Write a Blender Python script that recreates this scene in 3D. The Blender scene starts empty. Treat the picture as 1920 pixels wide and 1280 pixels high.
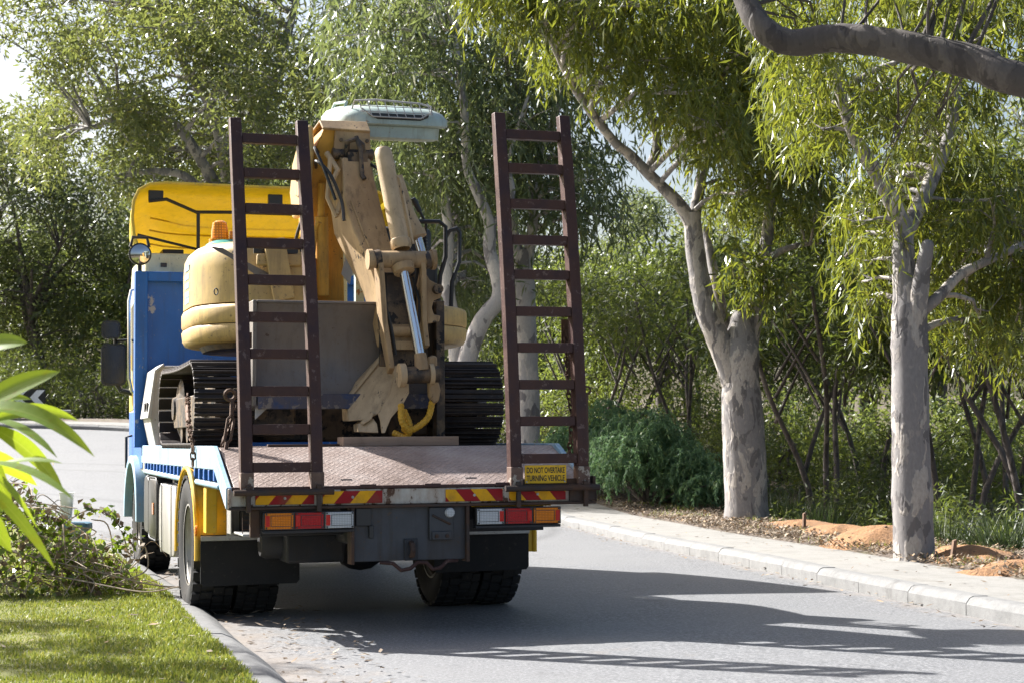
import bpy, bmesh, math, random
import numpy as np
from mathutils import Vector, Matrix

R = math.radians
rnd = random.Random(7)
rng = np.random.default_rng(7)
scene = bpy.context.scene
COL = scene.collection

# ------------------------------------------------------------------ camera
FPX, PITCH = 3300.0, math.atan(192 / 3300.0)
EYE = Vector((0, 0, 1.22))
cam_d = bpy.data.cameras.new('camera')
cam_d.sensor_width = 36.0
cam_d.lens = FPX / 1920 * 36.0
cam_d.clip_start, cam_d.clip_end = 0.1, 600
cam_d.dof.use_dof = True
cam_d.dof.focus_distance = 12.5
cam_d.dof.aperture_fstop = 7.0
cam = bpy.data.objects.new('camera', cam_d)
COL.objects.link(cam)
cam.location = EYE
cam.rotation_euler = (R(90) + PITCH, 0, 0)
scene.camera = cam

# ------------------------------------------------------------------ sky, sun, exposure
SUN_AZ, SUN_EL = R(32.5), R(38)         # light travels towards (cos az, -sin az)
world = bpy.data.worlds.new('World')
scene.world = world
world.use_nodes = True
wn = world.node_tree
bg = wn.nodes['Background']
sky = wn.nodes.new('ShaderNodeTexSky')
sky.sky_type = 'NISHITA'
sky.sun_disc = False
sky.sun_elevation = SUN_EL
sky.sun_rotation = math.atan2(-math.cos(SUN_AZ), math.sin(SUN_AZ))
sky.dust_density = 4.0
wn.links.new(sky.outputs[0], bg.inputs[0])
bg.inputs[1].default_value = 0.066
sl = bpy.data.lights.new('sun', 'SUN')
sl.energy = 5.0
sl.angle = R(0.53)
sl.color = (1.0, 0.98, 0.945)
sun = bpy.data.objects.new('sun', sl)
COL.objects.link(sun)
sun.rotation_euler = Vector((math.cos(SUN_AZ) * math.cos(SUN_EL), -math.sin(SUN_AZ) * math.cos(SUN_EL), -math.sin(SUN_EL))).to_track_quat('-Z', 'Y').to_euler()
scene.view_settings.view_transform = 'Standard'
scene.view_settings.look = 'None'
scene.view_settings.gamma = 1.0
scene.view_settings.use_curve_mapping = False
scene.view_settings.exposure = 1.6


# ------------------------------------------------------------------ helpers
def at(px, py, Y):
    """photo pixel + distance north of the camera -> world point"""
    dx, dz = (px - 960) / FPX, (640 - py) / FPX
    c, s = math.cos(PITCH), math.sin(PITCH)
    dy, dzz = c - dz * s, s + dz * c
    return Vector((dx / dy * Y, Y, EYE.z + dzz / dy * Y))


def H(y):
    """height of the land: level by the truck, rising gently further on"""
    t = max(0.0, y - 26.0)
    return 0.079 * (math.sqrt(t * t + 9.0) - 3.0) if t < 34 else 0.079 * (math.sqrt(34 * 34 + 9.0) - 3.0) + 0.03 * (t - 34)


def tag(o, label=None, cat=None, group=None, kind=None):
    if label: o['label'] = label
    if cat: o['category'] = cat
    if group: o['group'] = group
    if kind: o['kind'] = kind
    return o


def empty(name, loc=(0, 0, 0), rot=(0, 0, 0), parent=None):
    o = bpy.data.objects.new(name, None)
    COL.objects.link(o)
    o.location = loc
    o.rotation_euler = rot
    o.empty_display_size = 0.2
    o.parent = parent
    return o


def link(name, me, parent=None, loc=None, rot=None):
    o = bpy.data.objects.new(name, me)
    COL.objects.link(o)
    o.parent = parent
    if loc is not None: o.location = loc
    if rot is not None: o.rotation_euler = rot
    return o


def kids(o):
    return [c for c in list(COL.objects) if c.parent == o]


def copy_tree(o, parent=None):
    cs = kids(o)
    c = o.copy()
    COL.objects.link(c)
    c.parent = parent
    for ch in cs:
        copy_tree(ch, c)
    return c


def frame(d):
    d = d.normalized()
    a = Vector((0, 0, 1)) if abs(d.z) < 0.9 else Vector((1, 0, 0))
    x = d.cross(a).normalized()
    return x, d.cross(x).normalized()


class MB:
    """collects simple solids and links them as one mesh"""
    off = (0, 0, 0)

    def __init__(s):
        s.v, s.f, s.m = [], [], []

    def add(s, vs, fs, m=0):
        n = len(s.v)
        s.v += [tuple(p) for p in vs]
        s.f += [tuple(i + n for i in f) for f in fs]
        s.m += [m] * len(fs)
        return s

    def box(s, x0, x1, y0, y1, z0, z1, m=0):
        return s.add([(x0, y0, z0), (x1, y0, z0), (x1, y1, z0), (x0, y1, z0), (x0, y0, z1), (x1, y0, z1), (x1, y1, z1), (x0, y1, z1)],
                     [(3, 2, 1, 0), (4, 5, 6, 7), (0, 1, 5, 4), (1, 2, 6, 5), (2, 3, 7, 6), (3, 0, 4, 7)], m)

    def prism(s, poly, axis, a, b, m=0):
        def P(p, h):
            return (h, p[0], p[1]) if axis == 0 else (p[0], h, p[1]) if axis == 1 else (p[0], p[1], h)
        n = len(poly)
        return s.add([P(p, a) for p in poly] + [P(p, b) for p in poly],
                     [tuple(range(n))[::-1], tuple(range(n, 2 * n))] + [(i, (i + 1) % n, n + (i + 1) % n, n + i) for i in range(n)], m)

    def loft(s, secs, m=0, cap=True, closed=True):
        n = len(secs[0])
        vs = [p for q in secs for p in q]
        fs = []
        for k in range(len(secs) - 1):
            for i in range(n if closed else n - 1):
                j = (i + 1) % n
                fs.append((k * n + i, k * n + j, (k + 1) * n + j, (k + 1) * n + i))
        if cap and closed:
            fs += [tuple(range(n))[::-1], tuple(range((len(secs) - 1) * n, len(secs) * n))]
        return s.add(vs, fs, m)

    def tube(s, pts, r, n=8, m=0, cap=True):
        pts = [Vector(p) for p in pts]
        rs = r if isinstance(r, (list, tuple)) else [r] * len(pts)
        secs, x = [], None
        for i, p in enumerate(pts):
            d = (pts[min(i + 1, len(pts) - 1)] - pts[max(i - 1, 0)]).normalized()
            if x is None:
                x, y = frame(d)
            else:
                x = (x - d * x.dot(d)).normalized()
                y = d.cross(x)
            secs.append([p + (x * math.cos(2 * math.pi * k / n) + y * math.sin(2 * math.pi * k / n)) * rs[i] for k in range(n)])
        return s.loft(secs, m, cap)

    def bar(s, a, b, w, h, up=(0, 0, 1), m=0):
        """rectangular bar from a to b, w across, h along up"""
        a, b, up = Vector(a), Vector(b), Vector(up)
        d = (b - a).normalized()
        x = d.cross(up).normalized() * (w / 2)
        z = d.cross(x).normalized() * (h / 2)
        return s.loft([[p - x - z, p + x - z, p + x + z, p - x + z] for p in (a, b)], m)

    def lathe(s, prof, c, axis=0, n=32, m=0, close=False):
        c = Vector(c)
        secs = []
        for k in range(n):
            a = 2 * math.pi * k / n
            q = []
            for r_, h in prof:
                p = (h, r_ * math.cos(a), r_ * math.sin(a)) if axis == 0 else (r_ * math.cos(a), h, r_ * math.sin(a)) if axis == 1 else (r_ * math.cos(a), r_ * math.sin(a), h)
                q.append(c + Vector(p))
            secs.append(q)
        np_ = len(prof)
        vs = [p for q in secs for p in q]
        fs = []
        for k in range(n):
            k2 = (k + 1) % n
            for i in range(np_ if close else np_ - 1):
                j = (i + 1) % np_
                fs.append((k * np_ + i, k * np_ + j, k2 * np_ + j, k2 * np_ + i))
        return s.add(vs, fs, m)

    def ball(s, c, r, m=0, sc=(1, 1, 1), n=12):
        prof = [(r * math.sin(math.pi * i / 8), -r * math.cos(math.pi * i / 8)) for i in range(9)]
        k = len(s.v)
        s.lathe(prof, (0, 0, 0), 2, n, m)
        s.v[k:] = [(c[0] + v[0] * sc[0], c[1] + v[1] * sc[1], c[2] + v[2] * sc[2]) for v in s.v[k:]]
        return s

    def rbox(s, poly, axis, levels, m=0):
        """loft of a polygon with (height, inset) levels about its centre"""
        cx = sum(p[0] for p in poly) / len(poly)
        cy = sum(p[1] for p in poly) / len(poly)
        secs = []
        for h, ins in levels:
            q = []
            for px, py in poly:
                d = math.hypot(px - cx, py - cy)
                f = max(0.02, 1 - ins / d)
                a, b = cx + (px - cx) * f, cy + (py - cy) * f
                q.append((h, a, b) if axis == 0 else (a, h, b) if axis == 1 else (a, b, h))
            secs.append(q)
        return s.loft(secs, m)

    def build(s, name, mats, parent=None, bevel=0.0, smooth=35, seg=2, recalc=True):
        me = bpy.data.meshes.new(name)
        ox, oy, oz = s.off
        me.from_pydata([(v[0] - ox, v[1] - oy, v[2] - oz) for v in s.v], [], s.f)
        for mt in (mats if isinstance(mats, (list, tuple)) else [mats]):
            me.materials.append(mt)
        me.polygons.foreach_set('material_index', s.m)
        bm = bmesh.new()
        bm.from_mesh(me)
        bmesh.ops.remove_doubles(bm, verts=bm.verts, dist=1e-6)
        if recalc:
            bmesh.ops.recalc_face_normals(bm, faces=bm.faces)
        bm.to_mesh(me)
        bm.free()
        if smooth:
            me.polygons.foreach_set('use_smooth', [True] * len(me.polygons))
            me.set_sharp_from_angle(angle=R(smooth))
        o = link(name, me, parent)
        if bevel:
            b = o.modifiers.new('bevel', 'BEVEL')
            b.width = bevel
            b.segments = seg
            b.limit_method = 'ANGLE'
            b.angle_limit = R(35)
            b.harden_normals = False
        return o


def rrect(x0, x1, y0, y1, r, n=4):
    out = []
    for cx, cy, a0 in ((x1 - r, y1 - r, 0), (x0 + r, y1 - r, 90), (x0 + r, y0 + r, 180), (x1 - r, y0 + r, 270)):
        for k in range(n + 1):
            a = R(a0 + 90 * k / n)
            out.append((cx + r * math.cos(a), cy + r * math.sin(a)))
    return out


# ------------------------------------------------------------------ materials
def nodes(name):
    m = bpy.data.materials.new(name)
    m.use_nodes = True
    nt = m.node_tree
    b = nt.nodes['Principled BSDF']
    return m, nt, b


def N(nt, t, **kw):
    n = nt.nodes.new(t)
    for k, v in kw.items():
        if k in n.inputs and not hasattr(n, k):
            n.inputs[k].default_value = v
        elif hasattr(n, k):
            setattr(n, k, v)
        else:
            n.inputs[k].default_value = v
    return n


def noise(nt, vec, scale, detail=6, rough=0.6):
    n = N(nt, 'ShaderNodeTexNoise')
    n.inputs['Scale'].default_value = scale
    n.inputs['Detail'].default_value = detail
    n.inputs['Roughness'].default_value = rough
    if vec is not None: nt.links.new(vec, n.inputs['Vector'])
    return n.outputs['Fac']


def ramp(nt, fac, stops):
    r = N(nt, 'ShaderNodeValToRGB')
    e = r.color_ramp.elements
    while len(e) < len(stops): e.new(0.5)
    for el, (p, c) in zip(e, stops):
        el.position = p
        el.color = (*c, 1) if len(c) == 3 else c
    nt.links.new(fac, r.inputs[0])
    return r.outputs[0]


def mixc(nt, fac, a, b):
    m = N(nt, 'ShaderNodeMix', data_type='RGBA')
    for s, v in ((0, fac), (6, a), (7, b)):
        if hasattr(v, 'is_linked'):
            nt.links.new(v, m.inputs[s])
        else:
            m.inputs[s].default_value = v if s == 0 else (*v, 1)
    return m.outputs[2]


def mapped(nt, scale=(1, 1, 1), kind='Object'):
    t = N(nt, 'ShaderNodeTexCoord')
    mp = N(nt, 'ShaderNodeMapping')
    mp.inputs['Scale'].default_value = scale
    nt.links.new(t.outputs[kind], mp.inputs['Vector'])
    return mp.outputs[0]


def bumped(nt, b, h, strength, dist=0.01):
    bp = N(nt, 'ShaderNodeBump')
    bp.inputs['Strength'].default_value = strength
    bp.inputs['Distance'].default_value = dist
    nt.links.new(h, bp.inputs['Height'])
    nt.links.new(bp.outputs[0], b.inputs['Normal'])


def paint(name, col, dirt=(0.10, 0.075, 0.05), chip=(0.06, 0.035, 0.025), rough=0.45, metal=0.0, d_lo=0.5, d_hi=0.75, c_at=0.68, scale=2.2, cs=7.0, bump=0.15, stretch=(1, 1, 1), spec=0.4, grime=0.6):
    """worn paint: base colour, soft dirt, sharp chips"""
    c_at, d_lo, d_hi = c_at - 0.055, d_lo - 0.05, d_hi - 0.06
    m, nt, b = nodes(name)
    v = mapped(nt, stretch)
    n1 = noise(nt, v, scale, 8, 0.65)
    n2 = noise(nt, v, cs, 8, 0.7)
    n3 = noise(nt, v, 90, 3, 0.6)
    var = ramp(nt, noise(nt, v, scale * 2.7, 5), [(0.3, tuple(c * 0.86 for c in col)), (0.7, tuple(min(1, c * 1.1) for c in col))])
    c1 = mixc(nt, ramp(nt, n1, [(d_lo, (0, 0, 0)), (d_hi, (0.75, 0.75, 0.75))]), var, dirt)
    st = noise(nt, mapped(nt, (17 * stretch[0], 17 * stretch[1], 1.1)), 1.0, 6, 0.7)
    sp = noise(nt, v, 34, 4, 0.6)
    c1 = mixc(nt, ramp(nt, st, [(0.52, (0, 0, 0)), (0.72, (grime,) * 3)]), c1, tuple(x * 0.55 for x in dirt))
    c1 = mixc(nt, ramp(nt, sp, [(0.64, (0, 0, 0)), (0.68, (0.75, 0.75, 0.75))]), c1, tuple((x + y) * 0.4 for x, y in zip(dirt, chip)))
    c2 = mixc(nt, ramp(nt, n2, [(c_at, (0, 0, 0)), (c_at + 0.025, (1, 1, 1))]), c1, chip)
    nt.links.new(c2, b.inputs['Base Color'])
    rr = ramp(nt, n1, [(0.35, (rough,) * 3), (0.75, (min(1, rough + 0.3),) * 3)])
    nt.links.new(rr, b.inputs['Roughness'])
    b.inputs['Metallic'].default_value = metal
    b.inputs['Specular IOR Level'].default_value = spec
    bumped(nt, b, n3, bump, 0.002)
    return m


def flat(name, col, rough=0.5, metal=0.0, var=0.12, scale=6.0, bump=0.0):
    m, nt, b = nodes(name)
    v = mapped(nt)
    n = noise(nt, v, scale, 6)
    nt.links.new(ramp(nt, n, [(0.3, tuple(c * (1 - var) for c in col)), (0.7, tuple(min(1, c * (1 + var)) for c in col))]), b.inputs['Base Color'])
    b.inputs['Roughness'].default_value = rough
    b.inputs['Metallic'].default_value = metal
    if bump: bumped(nt, b, noise(nt, v, scale * 12, 4), bump, 0.004)
    return m


def leaf_mat(name, dark, mid, light, trans=0.4, rough=0.42, tcol=None):
    m, nt, b = nodes(name)
    g = N(nt, 'ShaderNodeNewGeometry')
    c = ramp(nt, g.outputs['Random Per Island'], [(0.0, dark), (0.5, mid), (0.88, light), (1.0, tuple(x * y for x, y in zip(light, (1.5, 1.15, 0.8))))])
    nt.links.new(c, b.inputs['Base Color'])
    b.inputs['Roughness'].default_value = rough
    b.inputs['Specular IOR Level'].default_value = 0.55
    tr = N(nt, 'ShaderNodeBsdfTranslucent')
    nt.links.new(mixc(nt, 0.55, c, tcol or (0.22, 0.27, 0.03)), tr.inputs['Color'])
    mx = N(nt, 'ShaderNodeMixShader')
    mx.inputs[0].default_value = trans
    nt.links.new(b.outputs[0], mx.inputs[1])
    nt.links.new(tr.outputs[0], mx.inputs[2])
    nt.links.new(mx.outputs[0], nt.nodes['Material Output'].inputs['Surface'])
    return m


def bark_mat(name, base, pale, dark, scale=5.0):
    m, nt, b = nodes(name)
    v = mapped(nt, (1.0, 1.0, 0.42))
    w = N(nt, 'ShaderNodeTexVoronoi', feature='SMOOTH_F1')
    nn = N(nt, 'ShaderNodeTexNoise')
    nn.inputs['Scale'].default_value = scale * 0.8
    nn.inputs['Detail'].default_value = 4
    nt.links.new(v, nn.inputs['Vector'])
    ad = N(nt, 'ShaderNodeVectorMath', operation='MULTIPLY_ADD')
    nt.links.new(nn.outputs['Color'], ad.inputs[0])
    ad.inputs[1].default_value = (0.35, 0.35, 0.35)
    nt.links.new(v, ad.inputs[2])
    n1 = noise(nt, ad.outputs[0], scale, 3.0, 0.5)
    n2 = noise(nt, ad.outputs[0], scale * 1.5, 2.0, 0.4)
    n3 = noise(nt, v, 45, 5)
    c = mixc(nt, ramp(nt, n1, [(0.51, (0, 0, 0)), (0.525, (1, 1, 1))]), base, pale)
    c = mixc(nt, ramp(nt, n2, [(0.57, (0, 0, 0)), (0.59, (1, 1, 1))]), c, dark)
    c = mixc(nt, ramp(nt, n3, [(0.35, (0, 0, 0)), (0.8, (0.45, 0.45, 0.45))]), c, tuple(x * 0.45 for x in base))
    n4 = noise(nt, ad.outputs[0], scale * 4.2, 3, 0.55)
    c = mixc(nt, ramp(nt, n4, [(0.60, (0, 0, 0)), (0.63, (0.8, 0.8, 0.8))]), c, tuple((x + y) / 2 for x, y in zip(pale, dark)))
    cr = noise(nt, mapped(nt, (26, 26, 3.5)), 1.0, 6, 0.7)
    c = mixc(nt, ramp(nt, cr, [(0.60, (0, 0, 0)), (0.72, (0.6, 0.6, 0.6))]), c, tuple(x * 0.4 for x in base))
    nt.links.new(c, b.inputs['Base Color'])
    b.inputs['Roughness'].default_value = 0.85
    mm = N(nt, 'ShaderNodeMath', operation='MULTIPLY_ADD')
    nt.links.new(n3, mm.inputs[0])
    mm.inputs[1].default_value = 0.3
    nt.links.new(ramp(nt, n1, [(0.5, (0, 0, 0)), (0.56, (1, 1, 1))]), mm.inputs[2])
    bumped(nt, b, mm.outputs[0], 0.5, 0.015)
    return m
# ------------------------------------------------------------------ fast leaf meshes
def unit(a):
    return a / np.maximum(np.linalg.norm(a, axis=1, keepdims=True), 1e-9)


def arr_mesh(name, verts, faces, mats, smooth=False, mi=None):
    """verts (N,3), faces (M,k) arrays -> mesh, quickly"""
    me = bpy.data.meshes.new(name)
    m, k = faces.shape
    me.vertices.add(len(verts))
    me.vertices.foreach_set('co', np.ascontiguousarray(verts, dtype=np.float32).ravel())
    me.loops.add(m * k)
    me.loops.foreach_set('vertex_index', np.ascontiguousarray(faces, dtype=np.int32).ravel())
    me.polygons.add(m)
    me.polygons.foreach_set('loop_start', np.arange(0, m * k, k, dtype=np.int32))
    for mt in (mats if isinstance(mats, (list, tuple)) else [mats]):
        me.materials.append(mt)
    if mi is not None: me.polygons.foreach_set('material_index', mi.astype(np.int32))
    if smooth: me.polygons.foreach_set('use_smooth', np.ones(m, dtype=bool))
    me.update(calc_edges=True)
    me.validate()
    return me


def leaf_quads(P, D, L, W, curl=0.12):
    """kite-shaped leaves: base P, direction D, length L, width W"""
    n = len(P)
    D = unit(D)
    S = unit(np.cross(D, rng.normal(size=(n, 3))))
    B = np.cross(D, S)
    L = np.broadcast_to(L, (n,))[:, None]
    W = np.broadcast_to(W, (n,))[:, None]
    mid = P + D * L * 0.45 + B * L * curl * rng.uniform(-1, 1, (n, 1))
    v = np.stack([P, mid + S * W * 0.5, P + D * L, mid - S * W * 0.5], 1).reshape(-1, 3)
    f = np.arange(4 * n).reshape(n, 4)
    return v, f


def ball_pts(n, shell=0.0):
    d = unit(rng.normal(size=(n, 3)))
    r = rng.uniform(shell ** 3, 1, (n, 1)) ** (1 / 3)
    return d * r


def droopy(clumps, per, L=(0.10, 0.17), W=(0.013, 0.022), strand=(0.35, 0.8), step=0.05, down=1.0):
    """hanging gum foliage: strands that arch outward and fall, with leaves along them. clumps: (x,y,z,r)"""
    P, D = [], []
    for (x, y, z, r) in clumps:
        ns = max(3, int(per * r * r))
        o = ball_pts(ns, 0.35) * r
        o[:, 2] *= 0.75
        out = unit(o + rng.normal(size=(ns, 3)) * 0.3)
        out[:, 2] = np.abs(out[:, 2]) * 0.3
        ln = rng.uniform(*strand, ns)
        k = int(strand[1] / step)
        t = (np.arange(k) + 0.5) / k
        ok = rng.uniform(0, 1, (ns, k)) < 0.93
        pos = np.array([x, y, z]) + o[:, None, :] + out[:, None, :] * (ln[:, None] * t * (1 - 0.45 * t))[..., None] + np.array([0, 0, -1.0]) * (ln[:, None] * down * 0.9 * t * t)[..., None]
        hang = out[:, None, :] * (1 - t)[None, :, None] * 0.6 + np.array([0, 0, -1.0]) * (0.5 + t)[None, :, None]
        hang = hang + rng.normal(size=hang.shape) * 0.6
        P.append(pos[ok]); D.append(hang[ok])
    P, D = np.concatenate(P), np.concatenate(D)
    n = len(P)
    return leaf_quads(P, D, rng.uniform(*L, n), rng.uniform(*W, n))


def tufty(clumps, per, L=(0.14, 0.24), W=(0.035, 0.06), tuft=0.28, leaves=11, hang=0.35):
    """foliage as many small tufts of leaves through the clump volumes"""
    P, D = [], []
    for (x, y, z, r) in clumps:
        nt_ = max(2, int(per * r * r))
        c = ball_pts(nt_, 0.5) * r
        c[:, 2] *= 0.8
        c += np.array([x, y, z])
        q = ball_pts(nt_ * leaves) * tuft
        P.append(np.repeat(c, leaves, 0) + q)
        d = unit(q) + rng.normal(size=q.shape) * 0.5
        d[:, 2] -= hang
        D.append(d)
    P, D = np.concatenate(P), np.concatenate(D)
    n = len(P)
    return leaf_quads(P, D, rng.uniform(*L, n), rng.uniform(*W, n))


# ------------------------------------------------------------------ materials of the place
M = {}
M['leaf_gum'] = leaf_mat('gum_leaf', (0.036, 0.064, 0.019), (0.075, 0.108, 0.025), (0.155, 0.175, 0.032), 0.42, 0.35, (0.37, 0.40, 0.03))
M['leaf_olive'] = leaf_mat('olive_leaf', (0.054, 0.080, 0.036), (0.102, 0.128, 0.05), (0.18, 0.195, 0.075), 0.44, 0.36, (0.34, 0.38, 0.07))
M['leaf_grey'] = leaf_mat('grey_green_leaf', (0.055, 0.080, 0.042), (0.09, 0.12, 0.058), (0.14, 0.17, 0.075), 0.42, 0.36, (0.27, 0.32, 0.08))
M['leaf_bush'] = leaf_mat('bush_leaf', (0.05, 0.08, 0.026), (0.09, 0.13, 0.036), (0.15, 0.18, 0.05), 0.42, 0.42, (0.32, 0.38, 0.06))
M['leaf_dark'] = leaf_mat('dark_leaf', (0.032, 0.054, 0.02), (0.056, 0.082, 0.025), (0.09, 0.115, 0.034), 0.38, 0.42, (0.26, 0.32, 0.04))
M['leaf_juniper'] = leaf_mat('juniper_leaf', (0.075, 0.15, 0.075), (0.12, 0.22, 0.11), (0.19, 0.30, 0.14), 0.45, 0.5, (0.25, 0.40, 0.16))
M['leaf_ivy'] = leaf_mat('ivy_leaf', (0.03, 0.055, 0.018), (0.075, 0.13, 0.025), (0.19, 0.26, 0.04), 0.4, 0.25, (0.34, 0.46, 0.03))
M['leaf_dry'] = leaf_mat('dry_leaf', (0.10, 0.07, 0.045), (0.19, 0.14, 0.095), (0.33, 0.27, 0.2), 0.1, 0.8, (0.2, 0.14, 0.08))
M['grass'] = leaf_mat('grass_blade', (0.095, 0.15, 0.02), (0.17, 0.225, 0.035), (0.30, 0.31, 0.085), 0.35, 0.5, (0.32, 0.34, 0.04))
M['bark_gum'] = bark_mat('mottled_bark', (0.245, 0.228, 0.222), (0.44, 0.395, 0.35), (0.145, 0.132, 0.13), 5.2)
M['bark_white'] = bark_mat('white_bark', (0.44, 0.40, 0.38), (0.58, 0.52, 0.47), (0.19, 0.17, 0.17), 3.4)
M['bark_dark'] = bark_mat('dark_bark', (0.10, 0.082, 0.075), (0.15, 0.125, 0.11), (0.055, 0.045, 0.04), 6)
M['bark_limb'] = bark_mat('brown_bark', (0.085, 0.072, 0.066), (0.125, 0.107, 0.096), (0.06, 0.05, 0.047), 5.0)
M['leaf_sedge'] = leaf_mat('sedge_leaf', (0.018, 0.035, 0.014), (0.03, 0.05, 0.018), (0.05, 0.075, 0.025), 0.2, 0.45, (0.08, 0.12, 0.02))
M['twig'] = flat('dry_twig', (0.34, 0.27, 0.20), 0.85, 0, 0.45, 20)


def asphalt():
    m, nt, b = nodes('asphalt')
    v = mapped(nt)
    n1, n2, n3 = noise(nt, v, 48, 5, 0.85), noise(nt, v, 0.7, 6), noise(nt, v, 260, 2)
    c = ramp(nt, n1, [(0.34, (0.05, 0.051, 0.056)), (0.5, (0.165, 0.166, 0.172)), (0.66, (0.38, 0.38, 0.385))])
    c = mixc(nt, ramp(nt, n2, [(0.42, (0, 0, 0)), (0.62, (0.5, 0.5, 0.5))]), c, (0.20, 0.20, 0.202))
    c = mixc(nt, ramp(nt, noise(nt, v, 2.3, 7, 0.65), [(0.60, (0, 0, 0)), (0.70, (0.45, 0.45, 0.45))]), c, (0.075, 0.074, 0.075))
    # dust and litter gathered in the gutter and one spilt patch of sand
    at_ = N(nt, 'ShaderNodeAttribute', attribute_name='dirt')
    dn = N(nt, 'ShaderNodeMath', operation='MULTIPLY_ADD')
    nt.links.new(noise(nt, v, 3.2, 9, 0.7), dn.inputs[0])
    dn.inputs[1].default_value = 1.3
    dn.inputs[2].default_value = -0.62
    ds = N(nt, 'ShaderNodeMath', operation='ADD')
    nt.links.new(dn.outputs[0], ds.inputs[0])
    nt.links.new(at_.outputs['Fac'], ds.inputs[1])
    fac = ramp(nt, ds.outputs[0], [(0.25, (0, 0, 0)), (0.75, (0.9, 0.9, 0.9))])
    dirt = ramp(nt, noise(nt, v, 30, 6, 0.8), [(0.3, (0.14, 0.115, 0.095)), (0.7, (0.31, 0.265, 0.225))])
    c = mixc(nt, fac, c, dirt)
    # curved tyre marks where the roads meet
    tc = N(nt, 'ShaderNodeTexCoord')
    for cx, cy, r_ in ((-14.0, 24.0, 8.6), (-14.0, 24.0, 9.9), (-13.0, 25.5, 12.2), (-13.0, 25.5, 13.6), (-11.5, 22.0, 6.4)):
        dd = N(nt, 'ShaderNodeVectorMath', operation='DISTANCE')
        mp = N(nt, 'ShaderNodeVectorMath', operation='MULTIPLY')
        nt.links.new(tc.outputs['Object'], mp.inputs[0])
        mp.inputs[1].default_value = (1, 1, 0)
        nt.links.new(mp.outputs[0], dd.inputs[0])
        dd.inputs[1].default_value = (cx, cy, 0)
        f = N(nt, 'ShaderNodeMath', operation='DIVIDE')
        nt.links.new(dd.outputs['Value'], f.inputs[0])
        f.inputs[1].default_value = 20.0
        p = r_ / 20
        mk = ramp(nt, f.outputs[0], [(p - 0.008, (0, 0, 0)), (p, (0.4, 0.4, 0.4)), (p + 0.008, (0, 0, 0))])
        c = mixc(nt, mk, c, (0.07, 0.07, 0.07))
    nt.links.new(c, b.inputs['Base Color'])
    b.inputs['Roughness'].default_value = 0.6
    b.inputs['Specular IOR Level'].default_value = 0.5
    bumped(nt, b, n1, 0.55, 0.006)
    return m


M['asphalt'] = asphalt()


def speckled(name, stops, scale, bump, fine=120, rough=0.9, dist=0.01):
    m, nt, b = nodes(name)
    v = mapped(nt)
    c = ramp(nt, noise(nt, v, scale, 9, 0.72), stops)
    f = ramp(nt, noise(nt, v, fine, 3, 0.7), [(0.3, (0.6, 0.6, 0.6)), (0.7, (1, 1, 1))])
    mm = N(nt, 'ShaderNodeMix', data_type='RGBA', blend_type='MULTIPLY')
    mm.inputs[0].default_value = 0.8
    nt.links.new(c, mm.inputs[6])
    nt.links.new(f, mm.inputs[7])
    nt.links.new(mm.outputs[2], b.inputs['Base Color'])
    b.inputs['Roughness'].default_value = rough
    bumped(nt, b, noise(nt, v, fine, 5, 0.7), bump, dist)
    return m


M['concrete'] = speckled('kerb_concrete', [(0.3, (0.15, 0.15, 0.147)), (0.55, (0.235, 0.233, 0.228)), (0.75, (0.11, 0.106, 0.1))], 3.5, 0.3, 140)
M['path'] = speckled('footpath_concrete', [(0.3, (0.215, 0.205, 0.188)), (0.55, (0.295, 0.285, 0.265)), (0.78, (0.16, 0.143, 0.12))], 2.2, 0.3, 120)
M['mulch_soil'] = speckled('mulch_soil', [(0.3, (0.11, 0.085, 0.07)), (0.5, (0.22, 0.175, 0.145)), (0.7, (0.15, 0.14, 0.06))], 3.0, 0.8, 40, 0.95, 0.03)
M['bush_soil'] = speckled('bush_soil', [(0.3, (0.07, 0.06, 0.035)), (0.55, (0.13, 0.10, 0.06)), (0.75, (0.06, 0.08, 0.03))], 1.2, 0.8, 20, 0.95, 0.05)
M['lawn_soil'] = speckled('lawn_soil', [(0.3, (0.12, 0.14, 0.03)), (0.55, (0.20, 0.205, 0.05)), (0.75, (0.27, 0.23, 0.09))], 2.6, 0.7, 60, 0.95, 0.02)
M['sand'] = speckled('orange_sand', [(0.32, (0.27, 0.155, 0.085)), (0.5, (0.46, 0.245, 0.115)), (0.68, (0.30, 0.185, 0.11))], 3.2, 1.0, 26, 0.95, 0.05)
M['stake'] = flat('stake_wood', (0.16, 0.095, 0.06), 0.8, 0, 0.3, 12)


# ------------------------------------------------------------------ road corridor
def spline(pts, n):
    pts = [Vector((*p, 0)) for p in pts]
    ext = [pts[0] * 2 - pts[1]] + pts + [pts[-1] * 2 - pts[-2]]
    out = []
    for i in range(1, len(ext) - 2):
        p0, p1, p2, p3 = ext[i - 1:i + 3]
        for k in range(24):
            t = k / 24
            out.append(0.5 * (2 * p1 + (p2 - p0) * t + (2 * p0 - 5 * p1 + 4 * p2 - p3) * t * t + (3 * p1 - p0 - 3 * p2 + p3) * t ** 3))
    out.append(pts[-1])
    d = [0]
    for a, b in zip(out, out[1:]): d.append(d[-1] + (b - a).length)
    res, j = [], 0
    for k in range(n):
        s = d[-1] * k / (n - 1)
        while j < len(d) - 2 and d[j + 1] < s: j += 1
        f = (s - d[j]) / max(1e-9, d[j + 1] - d[j])
        res.append(out[j].lerp(out[j + 1], min(1, f)))
    return res, d[-1]


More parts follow.
